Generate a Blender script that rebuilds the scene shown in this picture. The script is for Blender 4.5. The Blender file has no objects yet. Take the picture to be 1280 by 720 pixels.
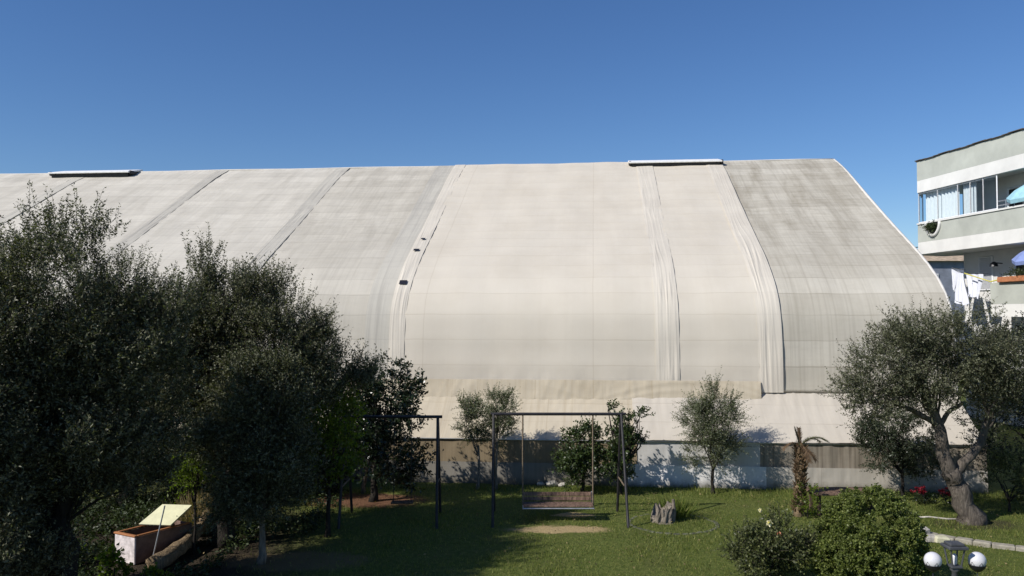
import bpy, math, random
import numpy as np
from mathutils import Vector

R = math.radians
S = bpy.context.scene
COL = S.collection
random.seed(4)

# ------------------------------------------------------------------ camera
CAM_Z = 4.6
F = 1044.0                       # focal length in pixels of a 1280 px wide frame
PITCH = R(1.92)
cam = bpy.data.cameras.new('camera')
cam.sensor_width = 36
cam.lens = 36 * F / 1280
cam.clip_end = 2000
co = bpy.data.objects.new('camera', cam)
COL.objects.link(co)
co.location = (0, 0, CAM_Z)
co.rotation_euler = (R(90) + PITCH, 0, 0)
S.camera = co


def P(px, py, Y):
    """point at depth Y seen at a photo pixel"""
    sx, sy = (px - 640) / F, -(py - 360) / F
    yy = math.cos(PITCH) - sy * math.sin(PITCH)
    zz = math.sin(PITCH) + sy * math.cos(PITCH)
    return Vector((sx * Y / yy, Y, CAM_Z + zz * Y / yy))


def G(px, py):
    """point on the ground seen at a photo pixel"""
    sx, sy = (px - 640) / F, -(py - 360) / F
    yy = math.cos(PITCH) - sy * math.sin(PITCH)
    zz = math.sin(PITCH) + sy * math.cos(PITCH)
    k = -CAM_Z / zz
    return Vector((sx * k, yy * k, 0))


# ------------------------------------------------------------------ world and sun
SUN_AZ, SUN_EL = 30, 38          # the light travels towards +x, turned 30 degrees away from the camera
w = bpy.data.worlds.new('World')
S.world = w
w.use_nodes = True
nt = w.node_tree
bg = nt.nodes['Background']
sky = nt.nodes.new('ShaderNodeTexSky')
sky.sky_type = 'NISHITA'
sky.sun_disc = False
sky.sun_elevation = R(SUN_EL)
d = Vector((-math.cos(R(SUN_AZ)), -math.sin(R(SUN_AZ)), 0))
sky.sun_rotation = math.atan2(d.x, d.y) % (2 * math.pi)
sky.altitude = 0
sky.air_density = 1.0
sky.dust_density = 0.0
sky.ozone_density = 6.0
hs = nt.nodes.new('ShaderNodeHueSaturation')
hs.inputs['Saturation'].default_value = 1.12
hs.inputs['Hue'].default_value = 0.507
nt.links.new(sky.outputs[0], hs.inputs['Color'])
nt.links.new(hs.outputs[0], bg.inputs[0])
bg.inputs[1].default_value = 0.097
sl = bpy.data.lights.new('sun', 'SUN')
sl.energy = 4.8
sl.angle = R(0.5)
sl.color = (1, 0.955, 0.89)
so = bpy.data.objects.new('sun', sl)
COL.objects.link(so)
ld = Vector((math.cos(R(SUN_AZ)) * math.cos(R(SUN_EL)), math.sin(R(SUN_AZ)) * math.cos(R(SUN_EL)), -math.sin(R(SUN_EL))))
so.rotation_euler = ld.to_track_quat('-Z', 'Y').to_euler()
so.location = (-30, -10, 40)
vs = S.view_settings
vs.view_transform = 'Standard'
vs.look = 'None'
vs.exposure = 0.1
vs.gamma = 1
vs.use_curve_mapping = False
S.cycles.max_bounces = 6
S.cycles.diffuse_bounces = 3
S.cycles.transparent_max_bounces = 8
S.cycles.use_denoising = True

# ------------------------------------------------------------------ materials


class N:
    """small helper around a material's node tree"""

    def __init__(self, name):
        self.m = bpy.data.materials.new(name)
        self.m.use_nodes = True
        self.t = self.m.node_tree
        self.b = self.t.nodes['Principled BSDF']
        self.out = self.t.nodes['Material Output']

    def n(self, kind, **kw):
        x = self.t.nodes.new('ShaderNode' + kind)
        for k, v in kw.items():
            setattr(x, k, v)
        return x

    def put(self, sock, v):
        if v is None:
            return
        if hasattr(v, 'is_linked') or hasattr(v, 'links'):
            self.t.links.new(v, sock)
        else:
            if isinstance(v, (tuple, list)) and len(v) == 3 and sock.type == 'RGBA':
                v = (*v, 1)
            sock.default_value = v

    def coord(self, which='Object'):
        return self.n('TexCoord').outputs[which]

    def mapping(self, vec, scale=(1, 1, 1), loc=(0, 0, 0)):
        x = self.n('Mapping')
        self.put(x.inputs['Vector'], vec)
        x.inputs['Scale'].default_value = scale
        x.inputs['Location'].default_value = loc
        return x.outputs[0]

    def noise(self, vec, scale=5, detail=4, rough=0.55, dist=0):
        x = self.n('TexNoise')
        self.put(x.inputs['Vector'], vec)
        x.inputs['Scale'].default_value = scale
        x.inputs['Detail'].default_value = detail
        x.inputs['Roughness'].default_value = rough
        x.inputs['Distortion'].default_value = dist
        return x.outputs[0]

    def ramp(self, fac, stops):
        x = self.n('ValToRGB')
        self.put(x.inputs[0], fac)
        e = x.color_ramp.elements
        while len(e) < len(stops):
            e.new(0.5)
        for el, (p, c) in zip(e, stops):
            el.position = p
            el.color = (*c, 1) if len(c) == 3 else c
        return x.outputs[0]

    def sm(self, fac, a, b):
        x = self.n('MapRange', interpolation_type='SMOOTHSTEP')
        self.put(x.inputs[0], fac)
        x.inputs[1].default_value = a
        x.inputs[2].default_value = b
        return x.outputs[0]

    def math(self, op, a, b=0.0, c=None):
        x = self.n('Math', operation=op)
        self.put(x.inputs[0], a)
        self.put(x.inputs[1], b)
        if c is not None:
            self.put(x.inputs[2], c)
        return x.outputs[0]

    def mix(self, fac, a, b, blend='MIX'):
        x = self.n('Mix', data_type='RGBA', blend_type=blend)
        self.put(x.inputs[0], fac)
        self.put(x.inputs[6], a)
        self.put(x.inputs[7], b)
        return x.outputs[2]

    def base(self, col, rough=0.7, spec=0.3, metal=0):
        self.put(self.b.inputs['Base Color'], col)
        self.put(self.b.inputs['Roughness'], rough)
        self.b.inputs['Specular IOR Level'].default_value = spec
        self.b.inputs['Metallic'].default_value = metal

    def bump(self, h, strength=0.3, dist=0.02):
        x = self.n('Bump')
        x.inputs['Strength'].default_value = strength
        x.inputs['Distance'].default_value = dist
        self.put(x.inputs['Height'], h)
        self.t.links.new(x.outputs[0], self.b.inputs['Normal'])


def simple(name, c, rough=0.7, spec=0.3, metal=0, var=0.25, scale=6, bump=0.15):
    k = N(name)
    v = k.noise(k.coord(), scale, 6, 0.62)
    lo = tuple(x * (1 - var) for x in c)
    hi = tuple(min(1, x * (1 + var)) for x in c)
    k.base(k.ramp(v, [(0.3, lo), (0.7, hi)]), rough, spec, metal)
    if bump:
        k.bump(k.noise(k.coord(), scale * 5, 4), bump, 0.01)
    return k.m


def leaf_mat(name, top, under, rough=0.42, trans=0.2, spec=0.35, hue=None):
    k = N(name)
    g = k.n('NewGeometry')
    rnd = g.outputs['Random Per Island']
    lo = tuple(x * 0.62 for x in top)
    hi = tuple(x * 1.45 for x in top) if hue is None else hue
    c = k.ramp(rnd, [(0.0, lo), (0.62, top), (1.0, hi)])
    if under:
        c = k.mix(g.outputs['Backfacing'], c, under)
    k.base(c, rough, spec)
    tr = k.n('BsdfTranslucent')
    k.put(tr.inputs[0], k.mix(1.0, c, (1.6, 1.9, 0.6), 'MULTIPLY'))
    mx = k.n('MixShader')
    mx.inputs[0].default_value = trans
    k.t.links.new(k.b.outputs[0], mx.inputs[1])
    k.t.links.new(tr.outputs[0], mx.inputs[2])
    k.t.links.new(mx.outputs[0], k.out.inputs[0])
    return k.m


def fabric(name, c, dirt, lines=0.5, stain=0.0, streak=0.0, rough=0.85, pitch=0.75, trans=0.12, vseam=0.0, band=0.08, splash=0.0):
    """cover cloth: UV is metres along the hall and metres up the slope"""
    k = N(name)
    uv = k.coord('UV')
    sep = k.n('SeparateXYZ')
    k.put(sep.inputs[0], uv)
    u, s = sep.outputs[0], sep.outputs[1]
    col = k.mix(k.math('MULTIPLY', k.sm(k.noise(uv, 0.55, 5, 0.6), 0.35, 0.75), 0.22), c, dirt)
    # dirt held along the purlins under the cloth
    fr = k.math('FRACT', k.math('DIVIDE', k.math('ADD', s, k.math('MULTIPLY', k.noise(uv, 1.2, 2), 0.05)), pitch))
    ln = k.math('SUBTRACT', 1.0, k.sm(fr, 0.0, 0.055))
    col = k.mix(k.math('MULTIPLY', k.math('MULTIPLY', ln, k.sm(k.noise(k.mapping(uv, (0.35, 3, 1)), 1, 3), 0.2, 0.75)), lines), col, dirt)
    # each width of cloth a shade of its own
    wn = k.n('TexWhiteNoise', noise_dimensions='1D')
    k.put(wn.inputs['W'], k.math('FLOOR', k.math('DIVIDE', s, pitch)))
    col = k.mix(k.math('MULTIPLY', wn.outputs[0], band), col, dirt)
    if stain:
        st = k.noise(k.mapping(uv, (1.0, 0.16, 1)), 1.3, 6, 0.7, 0.4)
        st = k.math('MULTIPLY', k.sm(st, 0.38, 0.72), stain)
        st2 = k.noise(k.mapping(uv, (0.5, 2.2, 1)), 2.0, 6, 0.75)
        st = k.math('ADD', st, k.math('MULTIPLY', k.math('MULTIPLY', k.sm(st2, 0.45, 0.7), stain), 0.6))
        # rain dirt gathers on the flatter upper slope
        st = k.math('MULTIPLY', st, k.math('ADD', 0.35, k.sm(s, 2.0, 9.0)))
        col = k.mix(st, col, dirt)
    if streak:
        sk = k.noise(k.mapping(uv, (7, 0.12, 1)), 1.2, 5, 0.7)
        col = k.mix(k.math('MULTIPLY', k.sm(sk, 0.42, 0.75), streak), col, dirt)
    if splash:
        sp_ = k.math('ADD', s, k.math('MULTIPLY', k.noise(uv, 5, 4, 0.7), -0.35))
        col = k.mix(k.math('MULTIPLY', k.sm(sp_, 0.12, -0.2), splash), col, (0.1, 0.085, 0.055))
    if vseam:
        fv = k.math('FRACT', k.math('DIVIDE', k.math('ADD', u, k.math('MULTIPLY', k.noise(uv, 0.8, 2), 0.06)), vseam))
        lv = k.math('SUBTRACT', 1.0, k.sm(fv, 0.0, 0.05 / vseam))
        col = k.mix(k.math('MULTIPLY', lv, 0.4), col, dirt)
    k.base(col, rough, 0.2)
    tr = k.n('BsdfTranslucent')
    k.put(tr.inputs[0], col)
    mx = k.n('MixShader')
    mx.inputs[0].default_value = trans
    k.t.links.new(k.b.outputs[0], mx.inputs[1])
    k.t.links.new(tr.outputs[0], mx.inputs[2])
    k.t.links.new(mx.outputs[0], k.out.inputs[0])
    h = k.math('ADD', k.noise(k.mapping(uv, (2.2, 0.7, 1)), 1.6, 4, 0.6), k.math('MULTIPLY', k.noise(uv, 60, 2), 0.12))
    k.bump(h, 0.16, 0.03)
    return k.m


def bark(name, c):
    k = N(name)
    v = k.mapping(k.coord(), (9, 9, 1.6))
    n1 = k.noise(v, 1.6, 8, 0.68, 1.0)
    k.base(k.ramp(n1, [(0.3, tuple(x * 0.3 for x in c)), (0.55, c), (0.75, tuple(min(1, x * 1.7) for x in c))]), 0.9, 0.15)
    k.bump(n1, 0.9, 0.05)
    return k.m


M = {}
M['cream'] = fabric('cream_cover_cloth', (0.69, 0.63, 0.53), (0.47, 0.405, 0.31), lines=0.7, stain=0.1, streak=0.06, vseam=5.1)
M['fold'] = fabric('cream_fold_cloth', (0.695, 0.638, 0.54), (0.42, 0.37, 0.31), lines=0.2, stain=0.1, streak=0.12)
M['old'] = fabric('old_grey_cloth', (0.635, 0.595, 0.505), (0.29, 0.255, 0.195), lines=1.0, stain=0.46, streak=0.42, band=0.3)
M['oldgrey'] = fabric('weathered_grey_cloth', (0.65, 0.605, 0.515), (0.33, 0.3, 0.245), lines=1.0, stain=0.34, streak=0.3, band=0.26)
M['oldleft'] = fabric('weathered_pale_cloth', (0.69, 0.645, 0.555), (0.37, 0.34, 0.285), lines=1.0, stain=0.3, streak=0.25, band=0.2)
M['strip'] = fabric('grey_strip_cloth', (0.59, 0.555, 0.475), (0.3, 0.28, 0.25), lines=0.3, stain=0.3, streak=0.5)
M['valance'] = fabric('yellowed_hem_cloth', (0.57, 0.505, 0.39), (0.36, 0.28, 0.17), lines=0, vseam=1.7, stain=0.35, streak=0.35)
M['skirt'] = fabric('yellowed_skirt_cloth', (0.58, 0.515, 0.40), (0.36, 0.29, 0.19), lines=0.7, vseam=2.3, stain=0.3, streak=0.4, pitch=0.82)
M['skirtw'] = fabric('pale_skirt_cloth', (0.60, 0.548, 0.465), (0.4, 0.35, 0.28), lines=0.8, vseam=3.1, stain=0.25, streak=0.25, pitch=0.82)
M['wallbrown'] = fabric('brown_side_cloth', (0.3, 0.235, 0.15), (0.11, 0.085, 0.055), lines=0, stain=0.4, streak=0.5)
M['wallgrey'] = fabric('blue_grey_side_cloth', (0.6, 0.585, 0.56), (0.36, 0.33, 0.28), lines=0, stain=0.2, streak=0.25)
M['walldark'] = fabric('stained_side_cloth', (0.34, 0.295, 0.235), (0.09, 0.07, 0.05), lines=0, stain=0.6, streak=0.95)
M['basewhite'] = fabric('white_base_sheet', (0.8, 0.78, 0.76), (0.5, 0.47, 0.43), lines=0, splash=0.8, vseam=1.4, stain=0.3, streak=0.2)
M['basegrey'] = fabric('dirty_base_sheet', (0.5, 0.46, 0.4), (0.26, 0.23, 0.19), lines=0, splash=0.8, vseam=1.4, stain=0.5, streak=0.4)
M['baseshade'] = fabric('shaded_base_sheet', (0.27, 0.25, 0.215), (0.13, 0.115, 0.09), lines=0, splash=0.8, vseam=1.4, stain=0.5, streak=0.4)  # base sheet colour darkened to carry the shadow on the left stretch
M['patch'] = simple('dark_patch', (0.012, 0.013, 0.022), 0.6)
M['ventdark'] = simple('vent_shadow_metal', (0.03, 0.03, 0.032), 0.6)
M['ventwhite'] = simple('vent_white_sheet', (0.8, 0.79, 0.77), 0.6, var=0.12)
M['trimwhite'] = simple('edge_trim_white', (0.6, 0.575, 0.53), 0.6, var=0.1)

M['olive'] = leaf_mat('olive_leaves', (0.05, 0.053, 0.027), (0.16, 0.16, 0.10), 0.5, 0.18, 0.25, (0.115, 0.118, 0.058))
M['oliveb'] = leaf_mat('olive_leaves_lighter', (0.06, 0.067, 0.031), (0.15, 0.155, 0.095), 0.5, 0.15, 0.28, (0.095, 0.1, 0.05))
M['olivec'] = leaf_mat('young_olive_leaves', (0.085, 0.1, 0.045), (0.17, 0.185, 0.12), 0.48, 0.22, 0.3, (0.17, 0.185, 0.085))
M['glossy'] = leaf_mat('glossy_leaves', (0.018, 0.03, 0.012), None, 0.3, 0.1, 0.5)
M['citrus'] = leaf_mat('citrus_leaves', (0.042, 0.064, 0.016), None, 0.42, 0.16, 0.5)
M['bushy'] = leaf_mat('grey_green_leaves', (0.038, 0.05, 0.027), None, 0.42, 0.15, 0.4, (0.075, 0.09, 0.05))
M['lime'] = leaf_mat('yellow_green_leaves', (0.11, 0.15, 0.018), None, 0.45, 0.42, 0.3)
M['hedge'] = leaf_mat('hedge_leaves', (0.13, 0.16, 0.042), None, 0.45, 0.34, 0.3, (0.25, 0.28, 0.08))
M['rose'] = leaf_mat('rose_leaves', (0.085, 0.1, 0.04), None, 0.45, 0.25, 0.3, (0.17, 0.18, 0.07))
M['darktree'] = leaf_mat('dark_evergreen_leaves', (0.014, 0.02, 0.011), None, 0.45, 0.08, 0.3)
M['palm'] = leaf_mat('palm_leaves', (0.075, 0.075, 0.03), None, 0.5, 0.15, 0.3)
M['drypalm'] = leaf_mat('dry_palm_fibres', (0.13, 0.085, 0.05), None, 0.8, 0.1, 0.1)
M['grass'] = leaf_mat('grass_blades', (0.122, 0.158, 0.033), None, 0.55, 0.3, 0.25, (0.3, 0.28, 0.09))
M['darkweed'] = leaf_mat('dark_weed_leaves', (0.035, 0.05, 0.016), None, 0.5, 0.15, 0.25)
M['drygrass'] = leaf_mat('dry_straw', (0.22, 0.17, 0.09), None, 0.8, 0.2, 0.1)
M['twig'] = simple('twig_bark', (0.045, 0.04, 0.03), 0.85, 0.15, bump=0)
M['bark'] = bark('olive_bark', (0.13, 0.11, 0.09))
M['barkpale'] = bark('pale_bark', (0.22, 0.19, 0.15))
M['barkdark'] = bark('dark_bark', (0.036, 0.031, 0.026))
M['logbark'] = bark('log_bark', (0.26, 0.19, 0.115))
M['stump'] = bark('split_stump_wood', (0.24, 0.205, 0.165))
M['iron'] = simple('dark_painted_iron', (0.022, 0.02, 0.022), 0.5, 0.4, var=0.4)
M['rust'] = simple('rusty_rod', (0.16, 0.12, 0.08), 0.7, 0.3, var=0.5, scale=12)
M['plank'] = bark('weathered_plank', (0.2, 0.13, 0.095))
M['plankdark'] = bark('weathered_dark_plank', (0.11, 0.075, 0.055))
M['chestwhite'] = simple('chipped_white_paint', (0.62, 0.56, 0.55), 0.6, var=0.4, scale=9)
M['chestside'] = simple('bare_brown_board', (0.16, 0.105, 0.085), 0.8, var=0.35)
M['chestrim'] = simple('orange_wood_rim', (0.36, 0.15, 0.06), 0.7)
M['chestlid'] = simple('pale_yellow_lid', (0.66, 0.64, 0.42), 0.65, var=0.12)
M['stone'] = simple('pale_garden_stone', (0.42, 0.39, 0.34), 0.85, var=0.35, scale=9, bump=0.5)
M['concrete'] = simple('weathered_concrete', (0.29, 0.265, 0.21), 0.9, var=0.3, scale=7, bump=0.4)
M['kerbstone'] = simple('mossy_kerb_stone', (0.10, 0.105, 0.065), 0.9, var=0.6, scale=8, bump=0.4)
M['slabyellow'] = simple('pale_yellow_slab', (0.55, 0.52, 0.36), 0.8, var=0.2)
M['lampgrey'] = simple('grey_cast_metal', (0.085, 0.088, 0.095), 0.5, 0.4, metal=0.3)
M['lampblack'] = simple('black_cast_metal', (0.012, 0.012, 0.014), 0.4, 0.4)
k = N('milky_globe')
k.base((0.62, 0.61, 0.63), 0.25, 0.5)
M['globe'] = k.m
M['red'] = leaf_mat('red_petals', (0.22, 0.014, 0.026), None, 0.5, 0.2)
M['petalwhite'] = leaf_mat('cream_petals', (0.8, 0.72, 0.5), None, 0.5, 0.2)
M['petalpink'] = leaf_mat('salmon_petals', (0.65, 0.3, 0.2), None, 0.5, 0.2)
M['green_band'] = simple('pale_green_stucco', (0.44, 0.455, 0.405), 0.85, 0.2, var=0.13, scale=0.9)
M['white_band'] = simple('white_stucco', (0.70, 0.69, 0.655), 0.85, 0.2, var=0.1, scale=0.9)
M['wall_white'] = simple('painted_wall', (0.66, 0.65, 0.63), 0.85, 0.2, var=0.06, scale=2)
M['roofedge'] = simple('dark_roof_edge', (0.09, 0.075, 0.065), 0.8)
M['winframe'] = simple('white_window_frame', (0.72, 0.73, 0.74), 0.4, var=0.05, bump=0)
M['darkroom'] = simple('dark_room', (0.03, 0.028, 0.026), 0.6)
M['shutter'] = simple('white_slatted_shutter', (0.6, 0.61, 0.63), 0.6, var=0.05, bump=0)
M['curtain'] = simple('white_curtain', (0.72, 0.73, 0.74), 0.8, var=0.06)
M['steel'] = simple('pale_steel_rail', (0.42, 0.43, 0.45), 0.35, 0.5, metal=0.5)
M['sheet'] = simple('white_laundry', (0.68, 0.7, 0.78), 0.85, var=0.05)
M['blue_cloth'] = simple('light_blue_parasol_cloth', (0.30, 0.52, 0.6), 0.75, var=0.15)
M['blue2'] = simple('blue_parasol_cloth', (0.2, 0.26, 0.5), 0.75, var=0.15)
M['terracotta'] = simple('terracotta', (0.42, 0.17, 0.08), 0.8)
M['yellowrail'] = simple('yellow_painted_rail', (0.55, 0.5, 0.1), 0.6)
M['farwall'] = simple('blue_grey_far_wall', (0.2, 0.22, 0.27), 0.9, var=0.3, scale=1)
M['rooftile'] = simple('old_roof_tile', (0.4, 0.31, 0.22), 0.85, var=0.4, scale=3)
M['cable'] = simple('black_cable', (0.02, 0.02, 0.025), 0.6, bump=0)
k = N('window_glass')
k.base((0.9, 0.95, 0.95), 0.03, 0.5)
gl = k.n('BsdfGlossy')
gl.inputs['Roughness'].default_value = 0.02
tp = k.n('BsdfTransparent')
tp.inputs[0].default_value = (0.88, 0.94, 0.96, 1)
fz = k.n('Fresnel')
fz.inputs[0].default_value = 1.15
mx = k.n('MixShader')
k.put(mx.inputs[0], k.math('ADD', k.math('MULTIPLY', fz.outputs[0], 1.0), 0.04))
k.t.links.new(tp.outputs[0], mx.inputs[1])
k.t.links.new(gl.outputs[0], mx.inputs[2])
k.t.links.new(mx.outputs[0], k.out.inputs[0])
M['glass'] = k.m

# ------------------------------------------------------------------ mesh helpers


def link(o, parent=None):
    COL.objects.link(o)
    if parent:
        o.parent = parent
    return o


def tag(o, label=None, cat=None, group=None, kind=None):
    for a, b in (('label', label), ('category', cat), ('group', group), ('kind', kind)):
        if b:
            o[a] = b
    return o


def empty(name, loc, label, cat, group=None):
    o = bpy.data.objects.new(name, None)
    o.location = loc
    o.empty_display_size = 0.2
    COL.objects.link(o)
    return tag(o, label, cat, group)


def wloc(o):
    v = Vector((0, 0, 0))
    while o is not None:
        v += Vector(o.location)
        o = o.parent
    return v


class MB:
    def __init__(self):
        self.v, self.f, self.mi, self.uv = [], [], [], {}

    def add(self, verts, faces, mi=0):
        b = len(self.v)
        self.v += [tuple(x) for x in verts]
        self.f += [tuple(i + b for i in f) for f in faces]
        self.mi += [mi] * len(faces)
        return self

    def box(self, c, size, rz=0, rx=0, ry=0, bev=0.0, mi=0):
        from mathutils import Euler
        rot = Euler((rx, ry, rz)).to_matrix()
        hx, hy, hz = (s / 2 for s in size)
        c = Vector(c)
        if bev <= 0:
            vs_ = [rot @ Vector((x * hx, y * hy, z * hz)) + c for z in (-1, 1) for x, y in ((-1, -1), (1, -1), (1, 1), (-1, 1))]
            fs = [(3, 2, 1, 0), (4, 5, 6, 7), (0, 1, 5, 4), (1, 2, 6, 5), (2, 3, 7, 6), (3, 0, 4, 7)]
            return self.add(vs_, fs, mi)
        # chamfered: rings in z
        b = min(bev, hx * .45, hy * .45, hz * .45)
        rings = [(-hz, b), (-hz + b, 0), (hz - b, 0), (hz, b)]
        vs_, fs = [], []
        for z, i in rings:
            x, y = hx - i, hy - i
            q = b * 0.7
            for px, py in ((-x + q, -y), (x - q, -y), (x, -y + q), (x, y - q), (x - q, y), (-x + q, y), (-x, y - q), (-x, -y + q)):
                vs_.append(rot @ Vector((px, py, z)) + c)
        for r in range(3):
            for j in range(8):
                a, bb = r * 8 + j, r * 8 + (j + 1) % 8
                fs.append((a, bb, bb + 8, a + 8))
        fs.append(tuple(range(7, -1, -1)))
        fs.append(tuple(range(24, 32)))
        return self.add(vs_, fs, mi)

    def tube(self, pts, rad, n=8, cap=True, mi=0, jit=0, rng=None):
        pts = [Vector(p) for p in pts]
        if not hasattr(rad, '__len__'):
            rad = [rad] * len(pts)
        vs_, fs = [], []
        ref = Vector((0, 0, 1))
        if abs((pts[-1] - pts[0]).normalized().dot(ref)) > 0.9:
            ref = Vector((1, 0, 0))
        for i, p in enumerate(pts):
            t = (pts[min(i + 1, len(pts) - 1)] - pts[max(i - 1, 0)]).normalized()
            a = t.cross(ref).normalized()
            b = t.cross(a)
            for j in range(n):
                an = 2 * math.pi * j / n
                r = rad[i] * (1 + (rng.uniform(-jit, jit) if jit else 0))
                vs_.append(p + a * math.cos(an) * r + b * math.sin(an) * r)
        for i in range(len(pts) - 1):
            for j in range(n):
                q = (j + 1) % n
                fs.append((i * n + j, i * n + q, (i + 1) * n + q, (i + 1) * n + j))
        if cap:
            fs.append(tuple(range(n - 1, -1, -1)))
            fs.append(tuple(range((len(pts) - 1) * n, len(pts) * n)))
        return self.add(vs_, fs, mi)

    def lathe(self, c, prof, n=20, mi=0):
        c = Vector(c)
        vs_, fs = [], []
        for r, z in prof:
            for j in range(n):
                a = 2 * math.pi * j / n
                vs_.append(c + Vector((r * math.cos(a), r * math.sin(a), z)))
        for i in range(len(prof) - 1):
            for j in range(n):
                q = (j + 1) % n
                fs.append((i * n + j, i * n + q, (i + 1) * n + q, (i + 1) * n + j))
        fs.append(tuple(range(n - 1, -1, -1)))
        fs.append(tuple(range((len(prof) - 1) * n, len(prof) * n)))
        return self.add(vs_, fs, mi)

    def prism(self, poly, z0, z1, mi=0):
        n = len(poly)
        vs_ = [(p[0], p[1], z0) for p in poly] + [(p[0], p[1], z1) for p in poly]
        fs = [(i, (i + 1) % n, n + (i + 1) % n, n + i) for i in range(n)]
        fs += [tuple(range(n - 1, -1, -1)), tuple(range(n, 2 * n))]
        return self.add(vs_, fs, mi)

    def build(self, name, mats, parent=None, smooth=False, loc=None):
        me = bpy.data.meshes.new(name)
        o = bpy.data.objects.new(name, me)
        off = wloc(parent) if parent else Vector(loc or (0, 0, 0))
        me.from_pydata([(x - off.x, y - off.y, z - off.z) for x, y, z in self.v], [], self.f)
        for m_ in (mats if isinstance(mats, (list, tuple)) else [mats]):
            me.materials.append(m_)
        if any(self.mi):
            me.polygons.foreach_set('material_index', self.mi)
        if smooth:
            me.polygons.foreach_set('use_smooth', [True] * len(me.polygons))
        me.update()
        link(o, parent)
        if not parent and loc is not None:
            o.location = loc
        return o


def np_mesh(name, verts, quads, mats, parent=None, mi=None, tris=False, loc=None):
    k_ = 3 if tris else 4
    me = bpy.data.meshes.new(name)
    off = wloc(parent) if parent else Vector(loc or (0, 0, 0))
    v = (verts - np.array(off)[None, :]).astype(np.float32)
    me.vertices.add(len(v))
    me.vertices.foreach_set('co', v.ravel())
    me.loops.add(quads.size)
    me.loops.foreach_set('vertex_index', quads.ravel().astype(np.int32))
    me.polygons.add(len(quads))
    me.polygons.foreach_set('loop_start', np.arange(0, quads.size, k_, dtype=np.int32))
    if mi is not None:
        me.polygons.foreach_set('material_index', mi.astype(np.int32))
    for m_ in (mats if isinstance(mats, (list, tuple)) else [mats]):
        me.materials.append(m_)
    me.update(calc_edges=True)
    me.validate()
    o = bpy.data.objects.new(name, me)
    link(o, parent)
    if not parent and loc is not None:
        o.location = loc
    return o


def norm(a):
    return a / np.maximum(np.linalg.norm(a, axis=1, keepdims=True), 1e-9)


def leaf_quads(p, d_, L, W, rng, fold=0.25):
    """pointed, slightly folded leaves: 4 points each"""
    n = len(p)
    side = norm(np.cross(d_, rng.normal(size=(n, 3))))
    nrm = np.cross(d_, side)
    L = L[:, None]
    W = W[:, None]
    mid = p + d_ * L * 0.45
    a = mid + side * W * 0.5 + nrm * W * fold
    b = mid - side * W * 0.5 + nrm * W * fold
    tip = p + d_ * L - nrm * L * 0.1 * rng.uniform(-1, 1, (n, 1))
    v = np.stack([p, a, tip, b], 1).reshape(-1, 3)
    q = np.arange(4 * n).reshape(n, 4)
    return v, q


def crown_arrays(lobes, n_clump, n_shoot, shoot_len, n_leaf, L, W, up, out, rng, clump=(0.22, 0.42), leaf_open=0.8, twig=0.004, spread=0.55, core=0.35):
    """lobes: [(centre, radii)]; clumps of shoots spread over them, leaves in pairs along every shoot"""
    vol = np.array([r[0] * r[1] * r[2] for _, r in lobes]) ** 0.8
    cnt = np.maximum(1, np.round(n_clump * vol / vol.sum()).astype(int))
    P0, D0, L0 = [], [], []
    for (c, r), m in zip(lobes, cnt):
        c, r = np.array(c, float), np.array(r, float)
        for _ in range(m):
            dd = norm(rng.normal(size=(1, 3)))[0]
            rad = rng.uniform(core, 1.0) ** 0.45
            cc = c + dd * r * rad
            cr = rng.uniform(*clump) * (r.mean() ** 0.5)
            k_ = max(3, int(n_shoot * rng.uniform(0.6, 1.4)))
            o_ = norm(rng.normal(size=(k_, 3))) * cr * rng.uniform(0.15, 1, (k_, 1)) ** 0.6 * np.array([1, 1, 0.8])
            P0.append(cc + o_)
            lean = norm((dd * r / r.mean())[None, :])
            D0.append(norm(norm(o_) * 0.45 + lean * out + rng.normal(size=(1, 3)) * 0.32 + np.array([[0, 0, up]]) + rng.normal(size=(k_, 3)) * spread))
            L0.append(rng.uniform(0.55, 1.35, k_) * shoot_len)
    P0, D0, L0 = np.concatenate(P0), np.concatenate(D0), np.concatenate(L0)
    ns = len(P0)
    bend = rng.normal(size=(ns, 3)) * 0.25
    # leaves
    t = (np.arange(n_leaf) + 0.5) / n_leaf
    T = np.tile(t, ns)
    I = np.repeat(np.arange(ns), n_leaf)
    T = np.clip(T + rng.normal(size=T.size) * 0.04, 0, 1.02)
    pos = P0[I] + D0[I] * (L0[I] * T)[:, None] + bend[I] * (L0[I] * T ** 2 * 0.5)[:, None]
    sd = norm(np.cross(D0[I], rng.normal(size=(T.size, 3))))
    ld_ = norm(D0[I] * (1 - leaf_open * 0.6) + sd * leaf_open)
    ll = L * rng.uniform(0.65, 1.25, T.size) * (1 - 0.3 * T)
    ww = W * rng.uniform(0.7, 1.25, T.size)
    v1, q1 = leaf_quads(pos, ld_, ll, ww, rng)
    mi = np.zeros(len(q1), int)
    if twig:
        e = P0 + D0 * L0[:, None] + bend * (L0 * 0.5)[:, None]
        s1 = norm(np.cross(D0, rng.normal(size=(ns, 3)))) * twig
        v2 = np.stack([P0 - s1, P0 + s1, e + s1 * 0.4, e - s1 * 0.4], 1).reshape(-1, 3)
        q2 = np.arange(4 * ns).reshape(ns, 4) + len(v1)
        v1 = np.concatenate([v1, v2])
        q1 = np.concatenate([q1, q2])
        mi = np.concatenate([mi, np.ones(ns, int)])
    return v1, q1, mi


def wob(a, b, n, amp, rng):
    a, b = Vector(a), Vector(b)
    out = []
    for i in range(n + 1):
        t = i / n
        j = amp * (0 if i in (0, n) else 1)
        out.append(a.lerp(b, t) + Vector((rng.gauss(0, j), rng.gauss(0, j), rng.gauss(0, j * 0.5))))
    return out


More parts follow.
